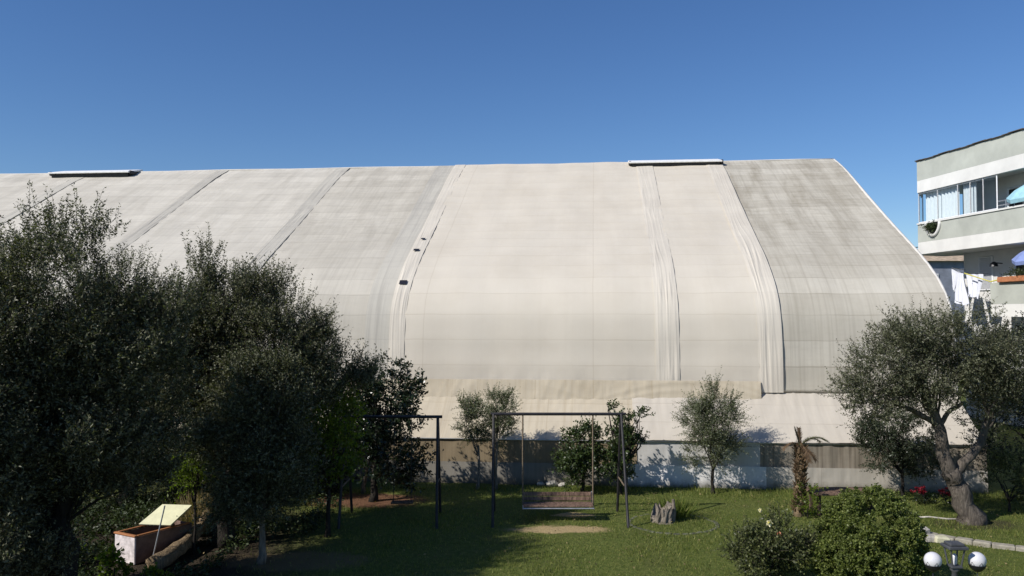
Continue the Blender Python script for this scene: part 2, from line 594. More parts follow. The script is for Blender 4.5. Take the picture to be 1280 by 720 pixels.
def tree(name, label, cat, base, stems, lobes, leafm, barkm, cr, group=None, seed=1, trunk_name='trunk', limbs=True, limb_r=0.035):
    """stems: [(points, r0, r1)], the first point of the first stem on the ground"""
    rg = np.random.default_rng(seed)
    rr = random.Random(seed)
    t = empty(name, base, label, cat, group)
    b = MB()
    tops = []
    for pts, r0, r1 in stems:
        pts = [Vector(p) for p in pts]
        fine = []
        for i in range(len(pts) - 1):
            seg = wob(pts[i], pts[i + 1], 4, r0 * 0.18, rr)
            fine += seg if i == 0 else seg[1:]
        n = len(fine)
        rad = [r0 + (r1 - r0) * (i / (n - 1)) ** 0.8 for i in range(n)]
        if pts[0].z <= 0.05:
            rad[0] *= 1.45
            rad[1] *= 1.12
            fine[0].z -= 0.03
        b.tube(fine, rad, 10, jit=0.09, rng=rr)
        tops.append((fine, r1))
    if limbs:
        for c, r in lobes:
            for _ in range(4):
                dd = Vector((rr.gauss(0, 1), rr.gauss(0, 1), rr.gauss(0.3, 0.8))).normalized()
                end = Vector(c) + Vector((dd.x * r[0], dd.y * r[1], dd.z * r[2])) * rr.uniform(0.5, 0.85)
                fine, r1 = min(tops, key=lambda q: (q[0][-1] - end).length)
                st = fine[rr.randrange(int(len(fine) * 0.6), len(fine))]
                mid = st.lerp(end, 0.5) + Vector((rr.gauss(0, 0.1), rr.gauss(0, 0.1), 0.12))
                pts = wob(st, mid, 3, 0.03, rr) + wob(mid, end, 3, 0.03, rr)[1:]
                q = min(limb_r, r1) * rr.uniform(0.6, 1.0)
                b.tube(pts, [q * (1 - 0.8 * i / (len(pts) - 1)) for i in range(len(pts))], 6)
    b.build(trunk_name, M[barkm], t, smooth=True)
    v, q, mi = crown_arrays(lobes, rng=rg, **cr)
    keep = v[:, 2].reshape(-1, 4).min(1) > 0.02
    q, mi = q[keep], mi[keep]
    np_mesh('crown', v, q, [M[leafm], M['twig']], t, mi)
    return t


# ------------------------------------------------------------------ ground
def ground():
    k = N('lawn_and_soil')
    c = k.coord()
    n1 = k.noise(c, 0.9, 6, 0.65)
    n2 = k.noise(c, 9, 6, 0.7)
    n3 = k.noise(c, 45, 3, 0.6)
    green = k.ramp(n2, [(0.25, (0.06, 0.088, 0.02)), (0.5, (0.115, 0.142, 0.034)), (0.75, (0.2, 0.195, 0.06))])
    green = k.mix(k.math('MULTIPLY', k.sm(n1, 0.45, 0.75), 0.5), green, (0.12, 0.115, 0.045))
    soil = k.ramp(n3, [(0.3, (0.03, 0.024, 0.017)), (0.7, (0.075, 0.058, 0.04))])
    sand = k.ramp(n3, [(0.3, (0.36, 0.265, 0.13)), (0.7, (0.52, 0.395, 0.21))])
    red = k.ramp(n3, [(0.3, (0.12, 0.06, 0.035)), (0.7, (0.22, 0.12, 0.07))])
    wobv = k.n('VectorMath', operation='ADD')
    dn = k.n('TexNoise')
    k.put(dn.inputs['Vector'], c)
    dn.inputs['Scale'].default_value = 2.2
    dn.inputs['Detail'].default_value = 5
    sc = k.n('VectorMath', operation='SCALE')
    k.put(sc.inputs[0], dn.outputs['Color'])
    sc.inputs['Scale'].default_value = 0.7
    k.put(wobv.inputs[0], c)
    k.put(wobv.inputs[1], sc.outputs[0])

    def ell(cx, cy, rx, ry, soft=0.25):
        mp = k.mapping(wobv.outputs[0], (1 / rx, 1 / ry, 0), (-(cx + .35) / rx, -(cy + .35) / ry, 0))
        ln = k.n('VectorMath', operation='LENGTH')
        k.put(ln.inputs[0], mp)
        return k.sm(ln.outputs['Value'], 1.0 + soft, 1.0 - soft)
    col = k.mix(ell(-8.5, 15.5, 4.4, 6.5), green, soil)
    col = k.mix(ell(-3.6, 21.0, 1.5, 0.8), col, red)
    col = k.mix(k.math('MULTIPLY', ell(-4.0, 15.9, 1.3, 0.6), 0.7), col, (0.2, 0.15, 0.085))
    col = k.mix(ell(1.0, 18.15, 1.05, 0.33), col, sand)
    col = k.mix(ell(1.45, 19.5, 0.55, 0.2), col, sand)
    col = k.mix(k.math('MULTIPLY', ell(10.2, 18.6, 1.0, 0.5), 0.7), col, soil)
    k.base(col, 0.95, 0.1)
    k.bump(k.math('ADD', n3, k.math('MULTIPLY', n2, 2.0)), 0.8, 0.05)
    b = MB()
    rr = random.Random(3)
    xs = [-300, -80] + [x * 0.5 for x in range(-40, 61)] + [80, 300]
    ys = [-60, 0] + [x * 0.5 for x in range(16, 70)] + [60, 120, 600]
    vs_, fs = [], []
    for y in ys:
        for x in xs:
            vs_.append((x, y, 0 if abs(x) > 25 else rr.uniform(-0.012, 0.012)))
    nx = len(xs)
    for j in range(len(ys) - 1):
        for i in range(nx - 1):
            fs.append((j * nx + i, j * nx + i + 1, (j + 1) * nx + i + 1, (j + 1) * nx + i))
    b.add(vs_, fs)
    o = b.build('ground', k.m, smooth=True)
    tag(o, kind='structure')


ground()

# ------------------------------------------------------------------ hall
TH = math.atan(0.101)
HO = Vector((12.34, 21.83, 0))
UV_ = Vector((-math.cos(TH), math.sin(TH), 0))
VV = Vector((math.sin(TH), math.cos(TH), 0))
LEN = 64.0


def HP(u, v, z):
    return HO + UV_ * u + VV * v + Vector((0, 0, z))


def catmull(pts, n):
    out = []
    P_ = [pts[0]] + pts + [pts[-1]]
    for i in range(1, len(P_) - 2):
        p0, p1, p2, p3 = (Vector((a[0], a[1])) for a in P_[i - 1:i + 3])
        for j in range(n):
            t = j / n
            out.append(0.5 * ((2 * p1) + (p2 - p0) * t + (2 * p0 - 5 * p1 + 4 * p2 - p3) * t * t + (3 * p1 - p0 - 3 * p2 + p3) * t ** 3))
    out.append(Vector(pts[-1]))
    return out


PROF = catmull([(1.85, 2.40), (1.86, 3.1), (1.95, 4.0), (2.1, 4.6), (2.42, 5.12), (3.12, 5.74), (4.37, 6.50), (6.5, 7.58), (9.0, 8.88), (12.0, 10.47), (13.7, 11.24)], 14)
ARC = [0.0]
for i in range(1, len(PROF)):
    ARC.append(ARC[-1] + (PROF[i] - PROF[i - 1]).length)
SMAX = ARC[-1]


def prof(s):
    s = max(0, min(SMAX, s))
    import bisect
    i = min(max(bisect.bisect_right(ARC, s) - 1, 0), len(PROF) - 2)
    t = (s - ARC[i]) / (ARC[i + 1] - ARC[i])
    p = PROF[i].lerp(PROF[i + 1], t)
    tn = (PROF[i + 1] - PROF[i]).normalized()
    return p, Vector((-tn.y, tn.x))          # outward normal in the (v, z) plane


def sheet(name, us, ss, off, disp, mat, parent, pos=None, label=None):
    """cloth over the roof profile (or over pos(u, s) -> (v, z, normal))"""
    vs_, fs, uvs = [], [], []
    for s in ss:
        p, nn = (prof(s) if pos is None else pos(s))
        for u in us:
            h = off + (disp(u, s) if disp else 0)
            vs_.append(HP(u, p.x + nn.x * h, p.y + nn.y * h))
            uvs.append((u, s))
    nu = len(us)
    for j in range(len(ss) - 1):
        for i in range(nu - 1):
            fs.append((j * nu + i, (j + 1) * nu + i, (j + 1) * nu + i + 1, j * nu + i + 1))
    b = MB()
    b.add(vs_, fs)
    o = b.build(name, mat, parent, smooth=True)
    ul = o.data.uv_layers.new(name='UVMap')
    for poly in o.data.polygons:
        for li in poly.loop_indices:
            ul.data[li].uv = uvs[o.data.loops[li].vertex_index]
    if label:
        o['label'] = label
    return o


def lin(a, b, step):
    n = max(1, int(round(abs(b - a) / step)))
    return [a + (b - a) * i / n for i in range(n + 1)]


def sag(u, s):
    fr = (s / 0.75) % 1.0
    return -0.016 * math.sin(math.pi * fr) ** 0.8 + 0.012 * math.sin(u * 1.3 + s * 0.5) + 0.006 * math.sin(u * 4.1 + 1.3 * math.sin(s))


def sag_hem(u, s):
    z = max(0, 1 - s / 0.8)
    return sag(u, s) + z * 0.03 * crease(u + 0.35 * s, s, 4.5, 0.6, 77)


hall = empty('fabric_hall', HO, 'huge pale fabric covered hall stretching across the whole lawn', 'hall')
SS = lin(0, SMAX, 0.15)
from mathutils import noise as mnoise


def crease(u, s, fu, fs, seed):
    """sharp irregular creases running up the slope"""
    wx = 0.9 * mnoise.noise((u * 1.7, s * 0.35, seed + 9.1))
    r = 1.0 - abs(mnoise.noise((u * fu + wx, s * fs, seed))) * 3.2
    return max(0.0, r) ** 1.6


def fold_disp(u0, u1, n, seed, amp=0.075):
    def f(u, s):
        e = min(u - u0, u1 - u) / 0.1
        e = min(1, max(0, e))
        env = (1.5 - 1.15 * s / SMAX) * (0.3 + 1.3 * max(0, mnoise.noise((u * 2, s * 0.5, seed + 3))))
        return e * amp * env * (crease(u, s, 7.5, 0.22, seed) + 0.5 * crease(u, s, 15, 0.4, seed + 40)) + 0.006 * math.sin(s * 3 + u * 5)
    return f


M_ = M
sheet('roof_cover', lin(5.35, 7.75, 0.12), SS, 0.10, sag_hem, M['cream'], hall, label='clean cream cover width between two loose seams')
sheet('roof_cover', lin(8.3, 15.95, 0.12), SS, 0.10, sag_hem, M['cream'], hall, label='widest clean cream cover in the middle')
sheet('roof_cover', lin(0.0, 4.85, 0.15), lin(-0.35, SMAX, 0.15), 0.05, sag, M['old'], hall, label='grey stained cover at the gable end')
sheet('roof_cover', lin(17.1, 21.2, 0.15), SS, 0.05, sag, M['oldgrey'], hall, label='grey weathered cover with dark streaks')
sheet('roof_cover', lin(21.7, 26.9, 0.2), SS, 0.05, sag, M['oldleft'], hall, label='pale weathered cover')
sheet('roof_cover', lin(27.3, 33.4, 0.25), SS, 0.05, sag, M['oldleft'], hall)
sheet('roof_cover', lin(33.8, LEN, 0.4), SS, 0.05, sag, M['oldleft'], hall)
sheet('cover_strip', lin(16.3, 17.1, 0.1), SS, 0.085, lambda u, s: 0.5 * sag(u, s) + 0.01 * math.sin(s * 2), M['strip'], hall, label='narrow grey strip')


for (a, b_, n_, sd, mt, lb) in ((4.75, 5.45, 6, 11, 'fold', 'loose cream seam beside the grey stained end'), (7.68, 8.37, 6, 12, 'fold', 'loose gathered cream seam in the middle of the cream cover'),
                                (15.85, 16.33, 5, 13, 'fold', 'loose cream seam with three dark patches'), (21.15, 21.75, 4, 14, 'strip', None), (26.85, 27.35, 3, 15, 'strip', None), (33.35, 33.85, 3, 16, 'strip', None)):
    sheet('seam_fold', lin(a, b_, 0.018), lin(0, SMAX, 0.16), 0.104 if sd < 14 else 0.056, fold_disp(a, b_, n_ + 3, sd, 0.019 if sd < 14 else 0.024), M[mt], hall, label=lb)

# three small dark patches on the seam
for zz, uu, sz in ((5.55 + 0, 16.12, 0.2), (6.68, 16.12, 0.16), (7.17, 16.08, 0.12)):
    s = min(range(len(PROF)), key=lambda i: abs(PROF[i].y - zz))
    sv = ARC[s]
    sheet('patch', lin(uu - sz * .6, uu + sz * .6, sz), lin(sv - sz * .5, sv + sz * .5, sz * .5), 0.15, None, M['patch'], hall)


def line_pos(a, b):
    a, b = Vector(a), Vector(b)
    L_ = (b - a).length
    t = (b - a) / L_
    nn = Vector((-t.y, t.x))

    def f(s):
        return a + t * s, nn
    return f, L_


# valance under the hem, skirt leaning out, side wall and base sheet
f, L_ = line_pos((1.60, 2.26), (1.72, 2.72))


def val_disp(u, s):
    sw = abs(math.sin(u * 0.62))
    return 0.008 * math.sin(u * 2.3 + 5 * s) + 0.02 * crease(s * 1.2 - 0.6 * sw, u * 0.5, 1.6, 0.3, 31) + 0.014 * crease(u + 0.3 * s, s, 3.2, 0.8, 32)


sheet('valance', lin(5.4, 18.2, 0.06), lin(-0.12, L_, 0.045), 0, val_disp, M['valance'], hall, f)
sheet('valance', lin(18.2, LEN, 0.3), lin(-0.12, L_, 0.09), 0, val_disp, M['valance'], hall, f)


def roll(s0):
    def f_(u, s):
        return 0.010 * math.sin(u * 0.8 + s) - 0.03 * math.sin(math.pi * min(1, max(0, s / s0))) + 0.022 * crease(u + 0.2 * s, s, 2.6, 0.5, 51) * (0.4 + 0.6 * abs(1 - 2 * s / s0)) + 0.012 * crease(s, u, 1.6, 0.3, 52)
    return f_


f, L_ = line_pos((0.0, 1.22), (1.85, 2.36))
sheet('skirt', lin(9.05, 18.0, 0.07), lin(0, L_, 0.12), 0, roll(L_), M['skirt'], hall, f, label='yellowed skirt width')
sheet('skirt', lin(18.0, LEN, 0.4), lin(0, L_, 0.15), 0, roll(L_), M['skirt'], hall, f)
sheet('skirt', lin(0.0, 9.07, 0.07), lin(-0.03, L_, 0.12), 0.03, roll(L_), M['skirtw'], hall, f, label='pale newer skirt width')
# hem pipe along the skirt's lower edge
MB().tube([HP(-0.02, 0.0, 1.21), HP(LEN, 0.0, 1.21)], 0.018, 8).build('hem_pipe', M['trimwhite'], hall, smooth=True)


def wall_disp(amp, fr, seed):
    rr = random.Random(seed)
    ph = [rr.uniform(0, 6) for _ in range(4)]

    def f_(u, s):
        return amp * 0.9 * crease(u + 0.25 * s, s, fr * 0.45, 0.5, seed) + 0.3 * amp * (math.sin(u * fr + ph[0] + 0.8 * math.sin(u * 1.9 + ph[1])) * 0.6 + 0.4 * math.sin(u * fr * 2.3 + ph[2] + s)) + 0.01 * math.sin(s * 4 + u)
    return f_


f, L_ = line_pos((0.05, 0.55), (0.035, 1.235))
for a, b_, mt, am, fr, lb in ((0.0, 5.75, 'walldark', 0.028, 8, 'dark streaked side cloth'), (5.75, 9.0, 'wallgrey', 0.018, 3, 'blue grey side cloth'), (9.0, 16.0, 'wallbrown', 0.02, 4.5, 'brown side cloth'), (16.0, LEN, 'wallbrown', 0.02, 4.5, None)):
    sheet('side_wall', lin(a, b_, 0.08 if b_ < 20 else 0.4), lin(0, L_, 0.11), 0, wall_disp(am, fr, int(a * 10) + 1), M[mt], hall, f, label=lb)
f, L_ = line_pos((-0.03, -0.02), (-0.005, 0.585))
for a, b_, mt, lb in ((0.0, 5.6, 'basegrey', 'grimy sheet along the foot of the wall'), (5.6, 9.25, 'basewhite', 'bright white sheet along the foot of the wall'), (9.25, LEN, 'baseshade', None)):
    sheet('base_sheet', lin(a, b_, 0.07 if b_ < 20 else 0.3), lin(0, L_, 0.08), 0, wall_disp(0.022, 5.2, int(a * 7) + 3), M[mt], hall, f, label=lb)

# gable end, far gable, back slope, wall core
poly = [(0.1, 0), (0.1, 1.2), (1.8, 2.3)] + [(p.x, p.y) for p in PROF[::6]] + [(27.4 - p.x, p.y) for p in reversed(PROF[::6])] + [(25.6, 2.3), (27.3, 1.2), (27.3, 0)]
for uu, lb in ((0.03, 'gable end facing the apartment block'), (LEN - 0.03, None)):
    b = MB()
    vs_ = [HP(uu, v, z) for v, z in poly]
    b.add(vs_, [tuple(range(len(vs_)))])
    g_ = b.build('gable_wall', M['oldleft'], hall)
    g_.data.uv_layers.new(name='UVMap')
    if lb:
        g_['label'] = lb
b = MB()
ps = [(27.4 - p.x, p.y) for p in reversed(PROF[::4])] + [(25.6, 2.3), (27.4, 1.2), (27.3, 0)]
vs_ = [HP(u, v, z) for u in (0, LEN) for v, z in ps]
n_ = len(ps)
b.add(vs_, [(i, i + 1, n_ + i + 1, n_ + i) for i in range(n_ - 1)])
g_ = b.build('back_roof_cover', M['oldleft'], hall, smooth=True)
g_.data.uv_layers.new(name='UVMap')
MB().tube([HP(-0.03, p.x, p.y + 0.03) for p in PROF], 0.045, 8).build('gable_edge_pipe', M['trimwhite'], hall, smooth=True)
MB().tube([HP(u, 13.7, 11.29 + 0.012 * math.sin(u)) for u in lin(0, LEN, 1.5)], 0.035, 8).build('ridge_pipe', M['trimwhite'], hall, smooth=True)
for uc in (6.72, 33.1):
    c = HP(uc, 13.3, 11.08)
    vent = MB().box(c, (3.7, 0.9, 0.26), rz=-TH, rx=R(14), bev=0.02).build('ridge_vent', M['ventdark'], hall)
    MB().box(c + Vector((0, 0.05, 0.19)), (3.9, 1.25, 0.07), rz=-TH, rx=R(13), bev=0.02).build('vent_lid', M['ventwhite'], vent)
    for sx in (-1, 1):
        MB().box(c + UV_ * (-sx * 1.93) + Vector((0, -0.2, 0.05)), (0.1, 0.5, 0.18), rz=-TH, bev=0.02).build('vent_hinge', M['ventdark'], vent)

# ------------------------------------------------------------------ apartment block
P0, P1, P2 = Vector((19.2, 39.4, 0)), Vector((19.55, 36.6, 0)), Vector((20.7, 27.6, 0))
apt = empty('apartment_block', (P1.x + 4, P1.y - 2, 0), 'pale green and white apartment block with rounded balconies right of the hall', 'apartment block')
NL = Vector((-1, -0.13, 0)).normalized()


def off_line(pts, d_):
    return [p - NL * d_ for p in pts]


CH = Vector((0.5, 0.55, 0))
front = [P0 + Vector((1.6, 0.9, 0)), P0 + Vector((0.35, 0.35, 0)), P0, P1, P1.lerp(P2, 0.02) + NL * 0.0, P2]
back = [Vector((34, 26.5, 0)), Vector((34, 42.5, 0)), Vector((24.5, 41.3, 0))]


def wallstrip(pts, z0, z1, th, mat, name, parent, label=None):
    b = MB()
    inn = off_line(pts, th)
    b.prism(list(pts) + list(reversed(inn)), z0, z1)
    o = b.build(name, mat, parent)
    if label:
        o['label'] = label
    return o


# core behind the balconies
A, B = Vector((20.75, 38.3, 0)), Vector((22.1, 27.4, 0))
core = [A, B, Vector((34, 26, 0)), Vector((34, 41.5, 0)), Vector((22.5, 40.6, 0))]
MB().prism(core, 0, 10.6).build('wall', M['wall_white'], apt)
# roof
roof = MB()
roof.prism(off_line(front, 0.02) + back, 10.55, 11.0)
rf = roof.build('roof', M['white_band'], apt)
wallstrip(front, 10.98, 11.9, 0.25, M['green_band'], 'roof_parapet', apt)
b = MB()
for i, p in enumerate(front[:-1]):
    q = front[i + 1]
    m_ = lin(0, (q - p).length, 0.35)
    for a_ in m_[:-1]:
        c = p + (q - p).normalized() * (a_ + 0.17) - NL * 0.12
        b.box(c + Vector((0, 0, 11.93 + 0.02 * math.sin(a_ * 3 + i))), (0.46, 0.40, 0.035), rz=math.atan2((q - p).y, (q - p).x), bev=0.03)
b.build('parapet_tiles', M['roofedge'], rf)
# upper balcony
ub = MB()
ub.prism(off_line(front, 0.04) + [B + Vector((2, 0, 0)), A + Vector((2, 0, 0))], 7.48, 7.66)
ubal = ub.build('balcony', M['white_band'], apt)
ubal['label'] = 'upper balcony partly closed in with glass'
wallstrip(front, 7.5, 8.06, 0.15, M['white_band'], 'balcony_band', ubal)
wallstrip(front, 8.063, 8.9, 0.13, M['green_band'], 'parapet', ubal)
wallstrip([p + NL * 0.05 for p in front], 8.903, 8.97, 0.24, M['white_band'], 'parapet_coping', ubal)
# white band under the roof slab, in front of it
wallstrip(front, 10.42, 10.977, 0.16, M['white_band'], 'roof_band', apt)
# half moon in the upper parapet: dark plate stands for its shaded recess
hm = P0.lerp(P1, 0.42) + NL * 0.012
td = (P1 - P0).normalized()
b = MB()
ring = [hm + td * (0.5 * math.cos(a)) + Vector((0, 0, 8.89 + 0.6 * math.sin(a))) for a in [math.pi + math.pi * i / 16 for i in range(17)]]
b.add([p for p in ring], [tuple(range(17))])
half = b.build('half_moon_shade_plate', M['darkroom'], ubal)
MB().tube([p + NL * 0.02 for p in ring], 0.075, 8).build('opening_rim', M['white_band'], ubal, smooth=True)
rg = np.random.default_rng(77)
v, q, mi = crown_arrays([((hm.x - 0.05, hm.y, 8.62), (0.12, 0.42, 0.18))], 14, 12, 0.2, 7, 0.08, 0.035, -0.1, 0.3, rg, clump=(0.22, 0.34))
pl = np_mesh('potted_plant', v, q, [M['citrus'], M['twig']], None, mi, loc=(hm.x, hm.y, 8.6))
tag(pl, 'green plant growing in the half moon opening of the upper balcony', 'plant')

# glazing of the upper balcony: panes between P0 and a point a third of the way to P2
ge = P1.lerp(P2, 0.27)
segs = [(P0 + Vector((0.35, 0.35, 0)), P0), (P0, P0.lerp(P1, 0.5)), (P0.lerp(P1, 0.5), P1), (P1, P1.lerp(P2, 0.09)), (P1.lerp(P2, 0.09), P1.lerp(P2, 0.18)), (P1.lerp(P2, 0.18), ge)]
for i, (a_, b2) in enumerate(segs):
    a_, b2 = a_ - NL * 0.08, b2 - NL * 0.08
    tdir = (b2 - a_).normalized()
    b = MB()
    zt, zb = 10.41, 8.972
    for e in (a_, b2):
        b.tube([e + Vector((0, 0, zb)), e + Vector((0, 0, zt))], 0.03, 4)
    for z_ in (zb + 0.03, zt - 0.03):
        b.tube([a_ + Vector((0, 0, z_)), b2 + Vector((0, 0, z_))], 0.03, 4)
    win = b.build('window', M['winframe'], apt)
    b = MB()
    b.add([a_ + Vector((0, 0, zb + .03)), b2 + Vector((0, 0, zb + .03)), b2 + Vector((0, 0, zt - .03)), a_ + Vector((0, 0, zt - .03))], [(0, 1, 2, 3)])
    b.build('pane', M['glass'], win)
# curtains behind the corner panes
for c0, c1, nm in ((P0.lerp(P1, 0.06), P0.lerp(P1, 0.93), 1), (P1.lerp(P2, 0.005), P1.lerp(P2, 0.10), 2)):
    b = MB()
    n_ = 80
    vs_, fs = [], []
    for i in range(n_ + 1):
        t = i / n_
        p = c0.lerp(c1, t) - NL * (0.32 + 0.045 * math.sin(t * 60 + math.sin(t * 9)))
        vs_ += [(p.x, p.y, 9.0), (p.x, p.y, 10.4)]
    for i in range(n_):
        fs.append((2 * i, 2 * i + 2, 2 * i + 3, 2 * i + 1))
    b.add(vs_, fs)
    cu = b.build('curtain', M['curtain'], None, smooth=True, loc=(c0.x, c0.y, 9))
    tag(cu, 'long white pleated curtain behind the corner glazing' if nm == 1 else 'short white curtain at the bend of the glazing', 'curtain')
# rail on the open part of the upper balcony
b = MB()
r0, r1 = ge - NL * 0.1, P2 - NL * 0.1
for z_ in (9.12, 9.3):
    b.tube([r0 + Vector((0, 0, z_)), r1 + Vector((0, 0, z_))], 0.02, 6)
n_ = 14
for i in range(n_):
    p = r0.lerp(r1, i / n_)
    b.tube([p + Vector((0, 0, 8.95)), p + Vector((0, 0, 9.3))], 0.016, 6)
b.build('railing', M['steel'], ubal)
# lower balcony
L0 = Vector((19.8, 34.5, 0))
L0b = L0 + Vector((1.55, 0.15, 0))
lfront = [L0b, L0, P2]
lb = MB()
lb.prism([L0b, L0 + Vector((.05, 0, 0)), P2 + Vector((.05, 0, 0)), B + Vector((1, 0, 0)), A.lerp(B, 0.35) + Vector((1, 0, 0))], 4.6, 4.72)
lbal = lb.build('balcony', M['white_band'], apt)
lbal['label'] = 'lower balcony with a flower box'
wallstrip([L0, P2], 4.57, 5.08, 0.15, M['white_band'], 'balcony_band', lbal)
wallstrip([L0, P2], 5.083, 5.96, 0.13, M['green_band'], 'parapet', lbal)
b = MB()
b.box(((L0.x + L0b.x) / 2, L0.y + 0.1, 5.3), (1.5, 0.12, 1.3), rz=0.08)
b.build('parapet_end', M['green_band'], lbal)


def on_wall(t, z, proud=0.0):
    p = A.lerp(B, t) + Vector((-0.99, -0.123, 0)) * proud
    return Vector((p.x, p.y, z))


def wall_opening(t0, t1, z0, z1, kind):
    a_, b2 = on_wall(t0, 0, 0.02), on_wall(t1, 0, 0.02)
    b = MB()
    for e in (a_, b2):
        b.tube([e + Vector((0, 0, z0)), e + Vector((0, 0, z1))], 0.05, 4)
    b.tube([a_ + Vector((0, 0, z1)), b2 + Vector((0, 0, z1))], 0.05, 4)
    if kind != 'door':
        b.tube([a_ + Vector((0, 0, z0)), b2 + Vector((0, 0, z0))], 0.05, 4)
    fr = b.build('window' if kind != 'door' else 'balcony_door', M['winframe'], apt)
    b = MB()
    if kind == 'shutter':
        n = int((z1 - z0) / 0.07)
        for i in range(n):
            z_ = z0 + (i + 0.5) * (z1 - z0) / n
            m_ = a_.lerp(b2, 0.5)
            b.box((m_.x - 0.02, m_.y, z_), ((b2 - a_).length, 0.02, 0.06), rz=math.atan2(b2.y - a_.y, b2.x - a_.x), rx=R(25))
        b.build('shutter', M['shutter'], fr)
    else:
        q = Vector((0.008, 0, 0))
        b.add([a_ + q + Vector((0, 0, z0)), b2 + q + Vector((0, 0, z0)), b2 + q + Vector((0, 0, z1)), a_ + q + Vector((0, 0, z1))], [(0, 1, 2, 3)])
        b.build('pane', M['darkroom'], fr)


wall_opening(0.27, 0.46, 7.68, 10.0, 'door')
wall_opening(0.52, 0.72, 8.4, 10.0, 'window')
wall_opening(0.30, 0.50, 4.75, 7.1, 'door')
wall_opening(0.56, 0.74, 5.4, 7.0, 'window')
wall_opening(0.10, 0.175, 5.75, 7.2, 'shutter')
wall_opening(0.12, 0.2, 1.2, 2.6, 'shutter')
# wall lamp between shutter and balcony door
b = MB()
p = on_wall(0.235, 6.85, 0.06)
b.tube([p, p + Vector((-0.35, -0.03, 0.03))], 0.025, 6)
b.lathe(p + Vector((-0.38, -0.03, -0.13)), [(0.05, 0.2), (0.14, 0.12), (0.17, 0)][::-1], 12)
b.build('wall_lamp', M['lampblack'], apt)


def parasol(name, label, c, h, r, tilt, mat, group=None):
    t = empty(name, c, label, 'parasol', group)
    c = Vector(c)
    MB().tube([c, c + Vector((0, 0, h))], 0.025, 8).build('pole', M['steel'], t)
    b = MB()
    n = 8
    from mathutils import Euler
    rot = Euler((tilt[0], tilt[1], 0)).to_matrix()
    top = c + Vector((0, 0, h))
    vs_ = [top + rot @ Vector((0, 0, 0.0))]
    for k_, (rr_, dz) in enumerate(((0.55, -0.16), (1.0, -0.42), (1.02, -0.6))):
        for i in range(n * 2):
            a = math.pi * i / n
            m_ = 1 if i % 2 == 0 else 0.92
            vs_.append(top + rot @ Vector((r * rr_ * m_ * math.cos(a), r * rr_ * m_ * math.sin(a), dz * r)))
    fs = [(0, 1 + i, 1 + (i + 1) % 16) for i in range(16)]
    for k_ in range(2):
        for i in range(16):
            fs.append((1 + k_ * 16 + i, 1 + (k_ + 1) * 16 + i, 1 + (k_ + 1) * 16 + (i + 1) % 16, 1 + k_ * 16 + (i + 1) % 16))
    b.add(vs_, fs)
    b.build('canopy', [mat], t)
    b = MB()
    b.lathe(c, [(0.22, 0.0), (0.22, 0.06), (0.05, 0.09)], 14)
    b.build('parasol_base', M['stone'], t)


parasol('parasol', 'light blue parasol drooping over the rail of the upper balcony', (20.42, 33.0, 7.66), 2.2, 0.85, (0.1, -0.4), M['blue_cloth'])
parasol('parasol', 'deep blue parasol on the lower balcony above the flower box', (20.5, 32.9, 4.72), 2.6, 0.8, (0.1, -0.35), M['blue2'])
# flower box
fx = L0.lerp(P2, 0.22)
b = MB()
b.box((fx.x - 0.02, fx.y, 6.07), (0.26, 2.0, 0.22), rz=0.12, bev=0.02)
t = empty('flower_box', (fx.x, fx.y, 5.96), 'long terracotta flower box on the lower balcony parapet', 'flower box')
b.build('trough', M['terracotta'], t)
v, q, mi = crown_arrays([((fx.x, fx.y, 6.25), (0.15, 0.9, 0.14))], 22, 9, 0.16, 6, 0.06, 0.025, 0.5, 0.3, rg, clump=(0.12, 0.2))
np_mesh('plants', v, q, [M['citrus'], M['twig']], t, mi)
b = MB()
b.tube([Vector((L0.x - .02, L0.y, 6.02)), Vector((fx.x, fx.y + 1.2, 6.1))], 0.03, 6)
b.tube([Vector((L0.x - .02, L0.y, 6.02)), Vector((L0.x - 0.55, L0.y + 1.0, 6.42))], 0.025, 6)
b.build('drying_rail', M['yellowrail'], apt)
MB().tube([on_wall(0.01, 6.7, 0.0), Vector((20.15, 38.2, 6.8))], 0.02, 6).build('line_bracket', M['steel'], apt)
# laundry between the balcony and the wall
lp0, lp1 = Vector((19.75, 34.6, 6.35)), Vector((20.15, 38.2, 6.8))
MB().tube([lp0.lerp(lp1, i / 8) + Vector((-0.25 * math.sin(math.pi * i / 8), 0, -0.1 * math.sin(math.pi * i / 8))) for i in range(9)], 0.008, 5).build('clothes_line', M['cable'], apt)


def cloth(t0, t1, drop, label, seed):
    rr = random.Random(seed)
    b = MB()
    vs_, fs = [], []
    n, m_ = 16, 12
    for j in range(m_ + 1):
        for i in range(n + 1):
            t = t0 + (t1 - t0) * i / n
            p = lp0.lerp(lp1, t) + Vector((-0.25 * math.sin(math.pi * t), 0, -0.1 * math.sin(math.pi * t)))
            k_ = j / m_
            p.z -= k_ * drop * (1 + 0.05 * math.sin(i * 0.7 + seed)) + 0.01
            p.x += 0.09 * (0.3 + k_) * math.sin(i * 1.1 + seed + 2 * k_)
            p.y += (i / n - 0.5) * 0.25 * math.sin(3 * k_ + seed)
            vs_.append(p)
    for j in range(m_):
        for i in range(n):
            a = j * (n + 1) + i
            fs.append((a, a + 1, a + n + 2, a + n + 1))
    b.add(vs_, fs)
    c = lp0.lerp(lp1, t0)
    tag(b.build('laundry', M['sheet'], None, smooth=True, loc=c), label, 'laundry', 'white laundry on the line')


cloth(0.12, 0.42, 1.0, 'white cloth hung on the line close to the lower balcony', 2)
cloth(0.45, 0.70, 1.35, 'longest white cloth hanging in the middle of the line', 5)
cloth(0.74, 0.95, 0.8, 'short white cloth at the far end of the line by the shutter', 8)
